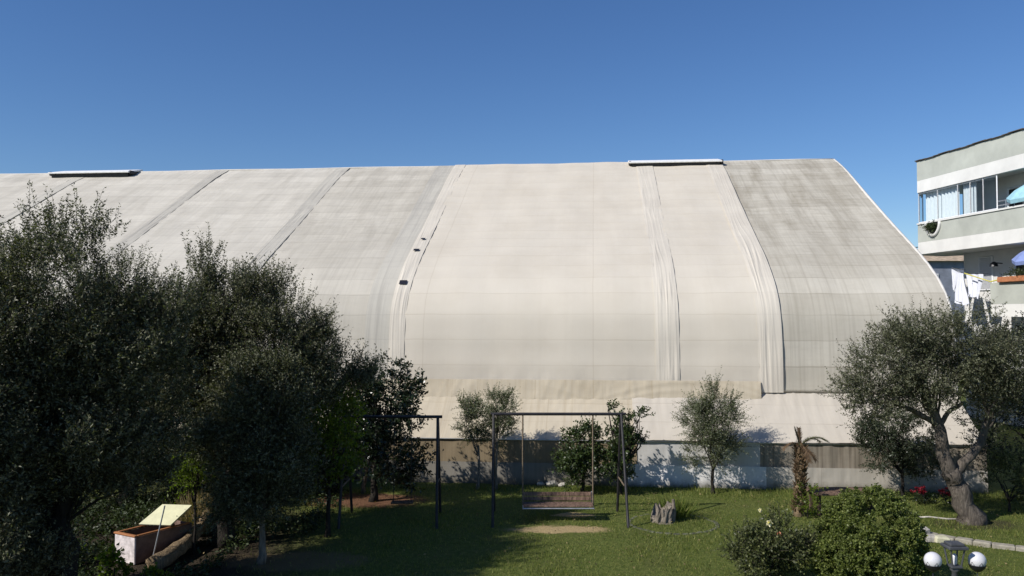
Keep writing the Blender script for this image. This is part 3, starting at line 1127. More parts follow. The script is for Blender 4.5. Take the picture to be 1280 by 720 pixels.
# cable from the block to the hall's rear
c0, c1 = P0 + Vector((0.5, 0.4, 7.9)), Vector((-4, 52, 10.3))
MB().tube([c0.lerp(c1, i / 20) + Vector((0, 0, -0.9 * math.sin(math.pi * i / 20))) for i in range(21)], 0.022, 5).build('overhead_cable', M['cable'], apt)

# far house and parasol seen under the balcony
fh = empty('far_house', (38, 74, 0), 'grey blue house with an old tiled roof far behind the balcony', 'house')
MB().box((38, 74, 4.6), (9, 8, 9.2)).build('wall', M['farwall'], fh)
b = MB()
b.add([(33.2, 69.6, 9.2), (42.8, 69.6, 9.2), (42.8, 78.4, 9.2), (33.2, 78.4, 9.2), (36.5, 74, 10.7), (39.5, 74, 10.7)], [(0, 1, 5, 4), (1, 2, 5), (2, 3, 4, 5), (3, 0, 4), (3, 2, 1, 0)])
b.build('roof', M['rooftile'], fh)
for xx in (35.2, 37.6, 40):
    f_ = MB().box((xx, 69.98, 7.4), (1.1, 0.12, 1.5)).build('window', M['winframe'], fh)
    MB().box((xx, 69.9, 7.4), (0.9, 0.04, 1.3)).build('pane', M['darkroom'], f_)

# ------------------------------------------------------------------ swings


def swing_frame(name, label, x0, x1, y, h, bench):
    t = empty(name, ((x0 + x1) / 2, y, 0), label, 'swing')
    MB().tube([(x0 - 0.06, y, h), (x1 + 0.1, y, h)], 0.035, 10).build('beam', M['iron'], t)
    for x, lean in ((x0, 0.0), (x1, 0.05)):
        for sy in (-1, 1):
            MB().tube([(x + lean * (sy < 0), y + sy * (0.78 if sy < 0 else 0.72), 0), (x, y + sy * 0.05, h)], [0.032, 0.028], 8).build('leg', M['iron'], t)
        MB().tube([(x, y - 0.5, h * 0.36), (x, y + 0.46, h * 0.36)], 0.017, 6).build('brace', M['rust'], t)
    return t


sy0 = 19.1
sw = swing_frame('bench_swing', 'dark iron garden swing with a hanging plank bench', -0.42, 2.48, sy0, 2.37, True)
for x in (0.245, 1.84):
    MB().tube([(x, sy0, 2.34), (x, sy0 + 0.02, 0.30)], 0.02, 6).build('hanger_rod', M['rust'], sw)
b = MB()
for i in range(4):
    b.box((1.04, sy0 - 0.26 + i * 0.115, 0.35), (1.56, 0.1, 0.03), bev=0.006)
b.build('seat', M['plank'], sw)
b = MB()
for i in range(2):
    b.box((1.04, sy0 + 0.17 + i * 0.02, 0.425 + i * 0.1), (1.56, 0.028, 0.09), rx=R(-10), bev=0.006)
b.build('backrest', M['plank'], sw)
b = MB()
for x in (0.25, 1.83):
    b.tube([(x, sy0 - 0.31, 0.30), (x, sy0 + 0.2, 0.30), (x, sy0 + 0.22, 0.58)], 0.016, 6)
b.tube([(0.25, sy0 - 0.31, 0.305), (1.83, sy0 - 0.31, 0.305)], 0.016, 6)
b.build('seat_frame', M['steel'], sw)

sw2 = swing_frame('seat_swing', 'dark iron swing frame half hidden by trees with a small hanging seat', -3.75, -1.68, sy0 - 0.1, 2.32, False)
for x in (-2.67, -2.28):
    MB().tube([(x, sy0 - 0.1, 2.3), (x, sy0 - 0.1, 0.42)], 0.009, 5).build('chain', M['iron'], sw2)
MB().box((-2.475, sy0 - 0.1, 0.40), (0.5, 0.24, 0.035), bev=0.008).build('seat', M['plankdark'], sw2)

# ------------------------------------------------------------------ stump, ring, chest, log, slabs, bench
sp = G(828, 652)
st = empty('tree_stump', sp, 'grey split tree stump standing in the lawn', 'stump')
rr = random.Random(9)
b = MB()
nseg = 30
prof_r = [[0.25 * (1 + 0.28 * mnoise.noise((2.2 * math.cos(a), 2.2 * math.sin(a), 4.0)) + 0.16 * mnoise.noise((6 * math.cos(a), 6 * math.sin(a), 1.0))) for a in [2 * math.pi * i / nseg for i in range(nseg)]]][0]
tops_h = [0.30 + 0.22 * mnoise.noise((1.8 * math.cos(a), 1.8 * math.sin(a), 8.0)) + 0.16 * mnoise.noise((5 * math.cos(a), 5 * math.sin(a), 2.0)) + 0.1 * math.cos(a) for a in [2 * math.pi * i / nseg for i in range(nseg)]]
vs_, fs = [], []
for fr_, rs in ((0, 1.25), (0.12, 1.02), (0.4, 0.95), (0.75, 0.95), (1.0, 0.9), (0.88, 0.66), (0.62, 0.36)):
    for i in range(nseg):
        a = 2 * math.pi * i / nseg
        r_ = prof_r[i] * rs * (1 + 0.1 * rr.uniform(-1, 1))
        vs_.append((sp.x + r_ * math.cos(a), sp.y + r_ * math.sin(a), -0.03 + (tops_h[i] + 0.03) * fr_))
for k_ in range(6):
    for i in range(nseg):
        q = (i + 1) % nseg
        fs.append((k_ * nseg + i, k_ * nseg + q, (k_ + 1) * nseg + q, (k_ + 1) * nseg + i))
fs.append(tuple(range(6 * nseg, 7 * nseg)))
b.add(vs_, fs)
b.build('stump_wood', M['stump'], st)
b = MB()
b.tube([(sp.x + 0.2, sp.y - 0.05, -0.02), (sp.x + 0.25, sp.y - 0.04, 0.25), (sp.x + 0.24, sp.y - 0.02, 0.5)], [0.07, 0.05, 0.03], 8, jit=0.2, rng=rr)
b.build('split_piece', M['stump'], st)
# round border of half buried stones
b = MB()
for i in range(34):
    a = 2 * math.pi * i / 34
    r = 0.92 + rr.uniform(-0.03, 0.03)
    b.box((sp.x + 0.2 + r * 1.05 * math.cos(a), sp.y - 0.15 + r * math.sin(a), -0.014 - 0.012 * (math.sin(a) > 0.2)), (0.15, 0.09, 0.06), rz=a + rr.uniform(-.2, .2) + math.pi / 2, bev=0.025)
tag(b.build('stone_ring', M['kerbstone'], None, loc=(sp.x + 0.2, sp.y - 0.15, 0)), 'round border of low stones in the grass around the stump', 'edging')
# tuft of grass behind the stump


def tuft(name, label, cat, c, n, h, r, mat, seed, lean=0.5, group=None):
    rg_ = np.random.default_rng(seed)
    a = rg_.uniform(0, 2 * np.pi, n)
    q = rg_.uniform(0, 1, n) ** 0.7
    base_ = np.stack([c[0] + r * q * np.cos(a), c[1] + r * q * np.sin(a), np.full(n, c[2])], 1)
    d_ = norm(np.stack([np.cos(a) * lean * q, np.sin(a) * lean * q, np.ones(n)], 1) + rg_.normal(size=(n, 3)) * 0.22)
    v_, q_ = leaf_quads(base_, d_, h * rg_.uniform(0.5, 1.15, n), np.full(n, 0.016), rg_)
    v_[:, 2] = np.maximum(v_[:, 2], 0.005)
    return tag(np_mesh(name, v_, q_, [M[mat]], None, loc=c), label, cat, group)


tuft('grass_tuft', 'tall tuft of grass just behind the split stump', 'grass tuft', (sp.x + 0.35, sp.y + 0.35, 0), 420, 0.55, 0.3, 'grass', 5)

# chest with its lid up
cb = G(152, 704)
ch = empty('wooden_chest', cb, 'battered wooden chest with white front and pale lid propped open under the olive trees', 'chest')
rz = R(-32)
ax = Vector((math.cos(rz + R(58)), math.sin(rz + R(58)), 0))        # long side, going back to the right
ax = Vector((0.50, 0.866, 0))
px_ = Vector((0.95, -0.30, 0)).normalized()
px_ = Vector((ax.y, -ax.x, 0))
az = math.atan2(ax.y, ax.x)
Wd, Ln, Ht = 0.58, 1.25, 0.50
o0 = cb + ax * 0.05 + Vector((0.02, 0, 0))


def CB(l, wv, z):
    return o0 + ax * l + px_ * wv + Vector((0, 0, z))


b = MB(); b.box(CB(0.0, 0, Ht / 2), (0.035, Wd, Ht), rz=az, bev=0.008); b.build('front_panel', M['chestwhite'], ch)
b = MB(); b.box(CB(Ln, 0, Ht / 2), (0.035, Wd, Ht), rz=az, bev=0.008); b.build('back_panel', M['chestside'], ch)
for s_ in (-1, 1):
    b = MB(); b.box(CB(Ln / 2, s_ * (Wd / 2 - 0.02), Ht / 2 - 0.005), (Ln - 0.04, 0.03, Ht - 0.01), rz=az, bev=0.006); b.build('side_panel', M['chestside'], ch)
b = MB(); b.box(CB(Ln / 2, 0, 0.06), (Ln - 0.05, Wd - 0.08, 0.03), rz=az); b.build('bottom_board', M['chestside'], ch)
b = MB()
b.box(CB(0.0, 0, Ht + 0.02), (0.07, Wd + 0.04, 0.035), rz=az, bev=0.008)
for s_ in (-1, 1):
    b.box(CB(Ln / 2, s_ * (Wd / 2 - 0.01), Ht + 0.018), (Ln - 0.09, 0.05, 0.03), rz=az, bev=0.006)
b.build('rim', M['chestrim'], ch)
lid = MB()
hz = CB(0.56, -0.14, Ht + 0.05)
lu = (ax * 0.32 + Vector((0.06, 0.1, 0)) + Vector((0, 0, 0.3)))
lw = Vector((0.98, -0.12, 0)) * 0.66
q4 = [hz - lw * 0.25, hz + lw * 0.75, hz + lw * 0.82 + lu, hz - lw * 0.12 + lu]
nn = lw.cross(lu).normalized() * 0.03
lid.add(q4 + [p + nn for p in q4], [(3, 2, 1, 0), (4, 5, 6, 7), (0, 1, 5, 4), (1, 2, 6, 5), (2, 3, 7, 6), (3, 0, 4, 7)])
lid.build('lid', M['chestlid'], ch)
tag(MB().tube([G(189, 706) + Vector((0, 0, 0)), P(206, 632, 15.7)], 0.013, 6).build('garden_stake', M['steel'], None, loc=G(189, 706)), 'thin pale stake leaning in front of the chest', 'stake')

lg0, lg1 = G(192, 716), G(266, 662)
fl = empty('fallen_log', lg0, 'thick brown log lying beside the open chest', 'log')
pts = [lg0 + (lg1 - lg0) * t + Vector((0.12 * math.sin(t * 3.0), 0, 0.14 + 0.42 * t * t)) for t in [i / 14 for i in range(15)]]
b = MB()
b.tube(pts, [0.15 - 0.035 * i / 14 for i in range(15)], 12, jit=0.16, rng=rr)
b.build('bark', M['logbark'], fl, smooth=True)
b = MB()
b.tube([pts[9], pts[9] + Vector((-0.12, -0.05, 0.28))], [0.05, 0.03], 8, jit=0.1, rng=rr)
b.build('branch_stub', M['logbark'], fl)
tuft('straw_clump', 'shaggy clump of dry straw heaped at the end of the log', 'straw', (lg1.x - 0.15, lg1.y - 0.3, 0.0), 1300, 0.85, 0.34, 'drygrass', 8, 0.25)

# garden kerb and slabs on the right
kp = [G(1150, 668), G(1195, 677), G(1240, 684), G(1300, 691), G(1360, 697)]
b = MB()
for i in range(len(kp) - 1):
    a_, c_ = kp[i], kp[i + 1]
    n_ = 2
    for j in range(n_):
        p, q = a_.lerp(c_, j / n_), a_.lerp(c_, (j + 0.985) / n_)
        m_ = p.lerp(q, 0.5)
        b.box((m_.x, m_.y, 0.025 + rr.uniform(-.012, .012)), ((q - p).length, 0.2, 0.13), rz=math.atan2(q.y - p.y, q.x - p.x) + rr.uniform(-.03, .03), bev=0.02)
tag(b.build('garden_kerb', M['concrete'], None, loc=kp[0]), 'low concrete kerb crossing the grass below the big olive', 'kerb')
for px, py, sz, mt, lb in ((1154, 668, (0.24, 0.2, 0.22), 'stone', 'rounded white stone nearest the clipped bush'), (1163, 674, (0.3, 0.22, 0.16), 'stone', 'flat white stone between the rounded stone and the yellow slab'), (1176, 675, (0.3, 0.24, 0.15), 'slabyellow', 'pale yellow broken slab beside the lantern post')):
    c = G(px, py + 3)
    b = MB()
    b.box((c.x, c.y, sz[2] / 2 - 0.02), sz, rz=rr.uniform(-.4, .4), ry=rr.uniform(-.15, .15), bev=0.05)
    tag(b.build('garden_stone', M[mt], None, loc=c), lb, 'stone', 'loose stones by the kerb')
h0, h1 = G(1146, 648), G(1202, 650)
tag(MB().tube([h0 + Vector((0, 0, .02)), h0.lerp(h1, .3) + Vector((0, .06, .03)), h0.lerp(h1, .65) + Vector((0, -.04, .02)), h1 + Vector((0, 0, .02))], 0.022, 6).build('garden_hose', M['stone'], None, smooth=True, loc=h0), 'pale hose lying in the grass left of the big olive trunk', 'hose')

# low wooden table behind the round bush
tb = P(1056, 622, 19.7)
tt = empty('garden_table', (tb.x, tb.y, 0), 'low brown wooden table half hidden behind the clipped bush', 'table')
b = MB()
for i in range(5):
    b.box((tb.x, tb.y - 0.32 + i * 0.16, 0.5), (1.7, 0.145, 0.045), bev=0.008)
b.build('tabletop', M['plank'], tt)
for sx in (-0.7, 0.7):
    for sy in (-0.25, 0.25):
        MB().box((tb.x + sx, tb.y + sy, 0.238), (0.08, 0.08, 0.476), bev=0.008).build('leg', M['plankdark'], tt)
MB().box((tb.x, tb.y, 0.2), (1.4, 0.05, 0.08), bev=0.008).build('stretcher', M['plankdark'], tt)

# pale rubble at the foot of the hall
for px, py, s_, lb in ((690, 602, 0.16, 'pale rubble lump left of the low orange bush by the wall'), (703, 603, 0.11, 'smallest pale rubble lump by the wall'), (648, 598, 0.2, 'pale rubble lump lit by sun behind the swing'), (676, 601, 0.1, 'flat pale rubble lump between two larger lumps')):
    c = G(px, py + 6)
    b = MB()
    b.tube([c + Vector((-s_, 0, s_ * .35)), c + Vector((-s_ * .3, 0, s_ * .45)), c + Vector((s_ * .4, 0, s_ * .5)), c + Vector((s_, 0, s_ * .3))], [s_ * .35, s_ * .62, s_ * .55, s_ * .25], 7, jit=0.2, rng=rr)
    tag(b.build('rubble_lump', M['stone'], None, loc=c), lb, 'stone', 'rubble along the hall')

# ------------------------------------------------------------------ lamp
LX, LY = 6.24, 11.9
lamp = empty('globe_lamp', (LX, LY, 0), 'garden lamp post with a grey lantern and two white globes', 'lamp')
b = MB()
b.lathe((LX, LY, 0), [(0.13, 0), (0.13, 0.05), (0.09, 0.1), (0.055, 0.16), (0.045, 0.7), (0.06, 0.74), (0.045, 0.8), (0.04, 1.0), (0.07, 1.03), (0.04, 1.08)], 16)
b.build('post', M['lampgrey'], lamp, smooth=True)
b = MB()
for sx in (-1, 1):
    for sy in (-1, 1):
        b.tube([(LX + sx * 0.06, LY + sy * 0.06, 1.07), (LX + sx * 0.095, LY + sy * 0.095, 1.33)], 0.012, 6)
b.box((LX, LY, 1.075), (0.16, 0.16, 0.03), bev=0.008)
b.build('lantern_cage', M['lampgrey'], lamp)
b = MB()
b.box((LX, LY, 1.35), (0.27, 0.27, 0.045), bev=0.012)
b.box((LX, LY, 1.39), (0.2, 0.2, 0.04), bev=0.012)
b.build('lantern_cap', M['lampgrey'], lamp)
b = MB()
b.lathe((LX, LY, 1.09), [(0.02, 0), (0.035, 0.03), (0.035, 0.12), (0.015, 0.16)], 12)
b.build('bulb', M['globe'], lamp, smooth=True)
for gx in (-0.305, 0.32):
    cx = LX + gx
    zc = 1.155
    b = MB()
    b.tube([(LX, LY, 0.62), (LX + gx * 0.5, LY, 0.56), (LX + gx * 0.92, LY, 0.66), (cx, LY, 0.82), (cx, LY, 1.03)], 0.018, 8)
    b.build('arm', M['lampblack'], lamp, smooth=True)
    b = MB()
    pr = [(0.03, -0.165), (0.1, -0.15)]
    for j in range(5):
        a = math.pi * (0.23 + 0.09 * j)
    b.lathe((cx, LY, zc), [(0.02, -0.16), (0.06, -0.14), (0.098, -0.1), (0.112, -0.065), (0.114, -0.055), (0.105, -0.055), (0.085, -0.09)], 24)
    # leaf shaped points that grip the globe
    for j in range(6):
        a = 2 * math.pi * j / 6 + 0.5
        vs_ = []
        for da, el in ((-0.3, -0.42), (0.3, -0.42), (0.0, -0.02)):
            rad = 0.1215
            vs_.append((cx + rad * math.cos(el) * math.cos(a + da), LY + rad * math.cos(el) * math.sin(a + da), zc + rad * math.sin(el)))
        b.add(vs_, [(0, 1, 2)])
    b.build('globe_cup', M['lampblack'], lamp)
    b = MB()
    b.lathe((cx, LY, zc), [(0.118 * math.sin(math.pi * (i + 0.05) / 20.1), -0.118 * math.cos(math.pi * (i + 0.05) / 20.1)) for i in range(21)], 28)
    b.build('globe', M['globe'], lamp, smooth=True)

# ------------------------------------------------------------------ trees
OL = dict(n_shoot=42, shoot_len=0.46, n_leaf=17, L=0.076, W=0.022, up=1.05, out=0.5, core=0.08, spread=0.3, clump=(0.2, 0.42))


def ol(n, **kw):
    d_ = dict(OL)
    d_['n_clump'] = int(n * 0.84)
    d_.update(kw)
    return d_


def tr(x, y, *pts):
    return [(x + a, y + b_, z) for a, b_, z in pts]


x, y = -7.05, 13.1
tree('olive_tree', 'tallest dark olive tree with feathery top beside the wooden chest', 'olive tree', (x, y, 0),
     [(tr(x, y, (0, 0, 0), (0.1, 0, 0.8), (0.0, 0, 1.5)), 0.24, 0.17), (tr(x, y, (0, 0, 1.4), (-0.6, 0.1, 2.4), (-1.0, 0, 3.6)), 0.14, 0.07), (tr(x, y, (0, 0, 1.4), (0.45, 0, 2.5), (0.6, 0.1, 4.0)), 0.14, 0.06)],
     [((x + 0.05, y, 4.6), (1.25, 1.2, 1.5)), ((x - 1.1, y, 3.9), (1.1, 1.1, 1.4)), ((x + 1.0, y + 0.2, 4.0), (0.85, 1.1, 1.35)), ((x + 0.1, y - 0.1, 2.9), (1.6, 1.2, 1.0)), ((x - 0.9, y, 2.3), (1.2, 1.0, 1.1)), ((x - 0.7, y - 0.2, 1.2), (1.0, 0.8, 0.9)), ((x + 0.8, y + 0.3, 2.2), (0.9, 0.8, 0.6)), ((x + 0.0, y - .5, 1.2), (0.5, 0.5, 0.8))],
     'olive', 'barkdark', ol(330), seed=21)
x, y = -8.35, 11.6
tree('olive_tree', 'olive tree cut off by the left edge of the view', 'olive tree', (x, y, 0),
     [(tr(x, y, (0, 0, 0), (0.1, 0, 1.0), (0.2, 0, 2.2)), 0.2, 0.1)],
     [((x + 0.15, y, 4.3), (1.15, 1.1, 1.75)), ((x + 0.5, y, 2.5), (1.1, 1.0, 1.2)), ((x + 0.8, y + .1, 1.4), (0.9, 0.8, 0.8))], 'olive', 'barkdark', ol(110), seed=22)
x, y = -5.8, 17.0
tree('olive_tree', 'broad dark olive tree sloping down to the right against the pale hall', 'olive tree', (x, y, 0),
     [(tr(x, y, (0, 0, 0), (0.0, 0, 0.8), (0.15, 0, 1.5)), 0.22, 0.16), (tr(x, y, (0.1, 0, 1.4), (-0.5, 0.1, 2.8), (-0.6, 0, 4.0)), 0.12, 0.06), (tr(x, y, (0.1, 0, 1.4), (0.8, 0, 2.5), (1.3, 0.1, 3.4)), 0.12, 0.06)],
     [((x + 0.1, y, 4.65), (0.95, 1.1, 1.3)), ((x - 0.6, y, 3.9), (1.1, 1.2, 1.2)), ((x + 1.1, y + 0.1, 4.1), (0.95, 1.1, 1.05)), ((x + 1.85, y + 0.2, 3.35), (0.85, 0.9, 0.85)), ((x + 0.5, y, 3.0), (1.6, 1.2, 1.0)), ((x + 2.3, y + .2, 3.45), (0.55, 0.7, 0.5)), ((x - 0.3, y + .5, 2.0), (1.4, 1.0, 0.9)), ((x + 0.9, y + .4, 1.6), (1.0, 0.9, 0.9))],
     'olive', 'barkdark', ol(300), seed=23)
x, y = -4.68, 15.7
tree('olive_tree', 'small grey olive tree with a pale thin trunk in front of the shaded lawn', 'olive tree', (x, y, 0),
     [(tr(x, y, (0, 0, 0), (0.03, 0, 0.6), (0.0, 0, 1.4)), 0.065, 0.05)],
     [((x, y, 2.9), (0.6, 0.7, 0.75)), ((x - 0.6, y, 2.1), (0.6, 0.7, 0.6)), ((x + 0.4, y, 2.0), (0.42, 0.6, 0.65)), ((x - 0.4, y, 1.2), (0.6, 0.6, 0.42)), ((x + 0.35, y, 3.3), (0.38, 0.4, 0.5)), ((x + 0.2, y, 1.3), (0.5, 0.5, 0.35)), ((x - 0.4, y, 3.2), (0.35, 0.4, 0.45))], 'oliveb', 'barkpale', ol(115, up=0.55), seed=24)
x, y = -9.4, 20.5
tree('olive_tree', 'dark olive tree furthest back behind the chest', 'olive tree', (x, y, 0),
     [(tr(x, y, (0, 0, 0), (0.1, 0, 1.0), (0.0, 0, 2.2)), 0.18, 0.1)],
     [((x, y, 3.9), (1.6, 1.3, 1.9)), ((x + 1.6, y, 3.0), (1.2, 1.1, 1.5)), ((x - 1.4, y, 2.6), (1.3, 1.1, 1.6)), ((x + 2.6, y + 0.4, 2.0), (1.2, 1.0, 1.4)), ((x + 0.2, y, 1.4), (1.6, 1.2, 1.2))], 'olive', 'barkdark', ol(230), seed=25)
x, y = -3.45, 20.9
tree('loquat_tree', 'dark glossy leaved tree behind the half hidden swing frame', 'tree', (x, y, 0),
     [(tr(x, y, (0, 0, 0), (0.05, 0, 0.7), (0, 0, 1.4)), 0.09, 0.06)],
     [((x, y, 2.1), (1.0, 0.9, 1.1)), ((x + 0.45, y, 1.3), (0.75, 0.8, 0.95)), ((x + 0.2, y, 2.9), (0.55, 0.5, 0.55)), ((x + 0.75, y, 2.75), (0.35, 0.4, 0.5)), ((x - 0.7, y, 2.6), (0.7, 0.6, 0.8))], 'glossy', 'barkdark',
     dict(n_clump=106, n_shoot=16, shoot_len=0.28, n_leaf=8, L=0.13, W=0.05, up=0.35, out=0.6), seed=26)
x, y = -3.85, 17.6
tree('lime_tree', 'yellow green leafy tree glowing between the olives and the swing frame', 'tree', (x, y, 0),
     [(tr(x, y, (0, 0, 0), (0.02, 0, 0.8), (0, 0, 1.5)), 0.05, 0.035)],
     [((x - 0.1, y, 2.45), (0.62, 0.6, 0.7)), ((x + 0.15, y, 1.75), (0.6, 0.6, 0.55))], 'lime', 'barkdark',
     dict(n_clump=50, n_shoot=14, shoot_len=0.26, n_leaf=8, L=0.1, W=0.045, up=0.3, out=0.5), seed=27)
x, y = -6.15, 16.3
tree('lime_sapling', 'slim yellow green sapling rising behind the straw clump', 'sapling', (x, y, 0),
     [(tr(x, y, (0, 0, 0), (0.02, 0, 0.6), (0, 0, 1.2)), 0.03, 0.02)],
     [((x, y, 1.75), (0.34, 0.34, 0.55))], 'lime', 'barkdark',
     dict(n_clump=20, n_shoot=14, shoot_len=0.2, n_leaf=8, L=0.08, W=0.035, up=0.5, out=0.4), seed=28)
sb = G(454, 616)
tree('forked_sapling', 'forked bare stemmed sapling on the reddish soil left of the swings', 'sapling', sb,
     [([sb, P(456, 598, 21.7), P(459, 583, 21.7)], 0.055, 0.04), ([P(458, 586, 21.7), P(453, 574, 21.7), P(452, 560, 21.7)], 0.035, 0.025), ([P(459, 585, 21.7), P(463, 573, 21.7), P(464, 560, 21.7)], 0.03, 0.022)],
     [((P(450, 540, 21.6)), (0.55, 0.5, 0.45))], 'glossy', 'barkpale',
     dict(n_clump=27, n_shoot=14, shoot_len=0.22, n_leaf=8, L=0.09, W=0.03, up=0.3, out=0.5), seed=29)

# dark bushes behind the olives at the left
for px, Y, h, wd, lb, sd in ((20, 22.5, 2.5, 1.5, 'dark evergreen bush behind the olive cut by the left edge', 81), (135, 23.6, 1.7, 1.4, 'low dark bush below the bright gap in the olives', 82), (225, 22.2, 2.3, 1.3, 'dark bush behind the slim yellow green sapling', 83),
                         (300, 21.5, 2.6, 1.3, 'tall dark bush behind the small grey olive', 84), (370, 21.8, 2.4, 1.2, 'dark bush left of the loquat with the glossy leaves', 85)):
    c = P(px, 600, Y)
    tree('evergreen_bush', lb, 'bush', (c.x, Y, 0), [([(c.x, Y, 0), (c.x, Y, h * .5)], 0.05, 0.03)], [((c.x, Y, h * .5), (wd, 0.9, h * .5)), ((c.x + wd * .5, Y, h * .3), (wd * .7, 0.8, h * .35))], 'darktree', 'barkdark',
         dict(n_clump=70, n_shoot=15, shoot_len=0.24, n_leaf=9, L=0.1, W=0.04, up=0.4, out=0.5), 'dark bushes behind the olives', sd, 'stem')

# small trees along the hall
grp = 'small olive trees along the hall'
sm = dict(n_shoot=19, shoot_len=0.28, n_leaf=13, L=0.062, W=0.019, up=0.7, out=0.6, clump=(0.14, 0.28), core=0.1)
x, y = -0.92, 22.4
tree('young_olive', 'small round headed olive with a straight pale trunk left of the swing post', 'olive tree', (x, y, 0),
     [(tr(x, y, (0, 0, 0), (0.04, 0, 0.5), (0.02, 0, 1.15)), 0.045, 0.03)],
     [((x - 0.1, y, 1.75), (0.45, 0.42, 0.6)), ((x - .2, y, 2.2), (.25, .25, .3))], 'olivec', 'barkpale', dict(sm, n_clump=33), grp, 31, limb_r=0.014)
x, y = -0.42, 22.25
tree('young_olive', 'small olive with feathery top directly behind the swing corner post', 'olive tree', (x, y, 0),
     [(tr(x, y, (0, 0, 0), (0.0, 0, 0.6), (0.02, 0, 1.4)), 0.035, 0.025)],
     [((x + 0.05, y, 2.05), (0.45, 0.4, 0.55)), ((x + 0.2, y, 2.2), (0.35, 0.35, 0.35)), ((x, y, 1.35), (0.3, 0.3, 0.4))], 'olivec', 'barkpale', dict(sm, n_clump=33), grp, 32, limb_r=0.014)
x, y = 5.22, 21.85
tree('young_olive', 'lone small olive with spiky crown before the white base sheet', 'olive tree', (x, y, 0),
     [(tr(x, y, (0, 0, 0), (-0.02, 0, 0.35), (0.02, 0, 0.8)), 0.05, 0.035)],
     [((x, y, 1.7), (0.72, 0.6, 0.75)), ((x + 0.12, y, 2.1), (0.45, 0.45, 0.55)), ((x - 0.1, y, 1.1), (0.5, 0.45, 0.45)), ((x - 0.45, y, 1.75), (0.35, 0.35, 0.5))], 'olivec', 'barkdark', dict(sm, n_clump=64, shoot_len=0.42, n_leaf=18, spread=0.4), grp, 33, limb_r=0.018)
ci = dict(n_shoot=16, shoot_len=0.22, n_leaf=8, L=0.1, W=0.045, up=0.3, out=0.6, clump=(0.16, 0.3))
x, y = 1.85, 21.9
tree('orange_tree', 'low rounded orange bush behind the swing bench', 'orange tree', (x, y, 0),
     [(tr(x, y, (0, 0, 0), (0.0, 0, 0.3), (0.02, 0, 0.7)), 0.05, 0.04)],
     [((x, y, 1.1), (0.6, 0.5, 0.6)), ((x - 0.25, y, 0.7), (0.45, 0.45, 0.4)), ((x + 0.1, y, 1.45), (0.3, 0.3, 0.3))], 'citrus', 'barkdark', dict(ci, n_clump=48), 'orange trees behind the swing', 34)
x, y = 2.8, 21.7
tree('orange_tree', 'taller orange tree with ragged upper branches right of the swing', 'orange tree', (x, y, 0),
     [(tr(x, y, (0, 0, 0), (0.0, 0, 0.4), (0.02, 0, 1.0)), 0.055, 0.04)],
     [((x, y, 1.25), (0.36, 0.4, 0.5)), ((x - 0.15, y, 0.75), (0.42, 0.42, 0.42)), ((x + 0.45, y, 2.0), (0.24, 0.2, 0.12)), ((x - 0.35, y, 2.2), (0.1, 0.12, 0.14)), ((x + 0.5, y, 1.5), (0.24, 0.2, 0.07)), ((x + 0.15, y, 1.8), (0.2, 0.22, 0.2))], 'citrus', 'barkdark', dict(ci, n_clump=34), 'orange trees behind the swing', 35)

# right side
x, y = 10.25, 18.75
tree('old_olive', 'old olive tree with thick forked leaning trunk near the apartment block', 'olive tree', (x, y, 0),
     [([(10.25, 18.75, 0), (10.02, 18.72, 0.6), (9.72, 18.7, 1.15)], 0.23, 0.19),
      ([(9.75, 18.7, 1.0), (9.58, 18.7, 1.7), (9.42, 18.7, 2.4), (9.0, 18.6, 3.2)], 0.17, 0.08),
      ([(9.78, 18.7, 1.05), (10.15, 18.75, 1.4), (10.5, 18.8, 1.75), (10.75, 18.8, 2.6)], 0.13, 0.07),
      ([(9.5, 18.7, 2.1), (9.75, 18.75, 2.45), (10.1, 18.8, 2.65)], 0.06, 0.04),
      ([(9.45, 18.7, 2.2), (8.9, 18.6, 2.5), (8.3, 18.5, 2.75)], 0.07, 0.04)],
     [((7.95, 18.4, 3.0), (0.75, 0.8, 0.55)), ((8.5, 18.5, 3.5), (0.85, 0.9, 0.8)), ((9.3, 18.6, 4.0), (0.95, 1.0, 0.85)), ((10.2, 18.7, 3.85), (0.95, 1.0, 0.75)), ((9.2, 18.5, 3.0), (0.8, 0.8, 0.6)), ((11.1, 18.8, 3.3), (0.9, 1.0, 0.8)), ((10.9, 18.9, 2.8), (0.7, 0.8, 0.7)), ((7.75, 18.4, 2.45), (0.45, 0.6, 0.35))],
     'oliveb', 'bark', ol(230, n_shoot=26, shoot_len=0.36, n_leaf=14, up=0.6, L=0.068, W=0.023, spread=0.5), seed=41, limb_r=0.03)
x, y = 12.9, 20.7
tree('evergreen_tree', 'dark dense evergreen filling the right edge behind the old olive', 'tree', (x, y, 0),
     [(tr(x, y, (0, 0, 0), (0.0, 0, 1.0), (0.02, 0, 2.2)), 0.14, 0.09)],
     [((x - 0.2, y, 3.3), (1.3, 1.2, 1.35)), ((x - 0.3, y, 1.9), (1.35, 1.2, 1.3)), ((x + 1, y, 2.8), (1.2, 1.2, 1.6)), ((x - 0.1, y, 3.8), (0.8, 0.8, 0.6))], 'darktree', 'barkdark',
     dict(n_clump=162, n_shoot=19, shoot_len=0.25, n_leaf=9, L=0.085, W=0.03, up=0.3, out=0.5), seed=42)
x, y = 9.75, 21.0
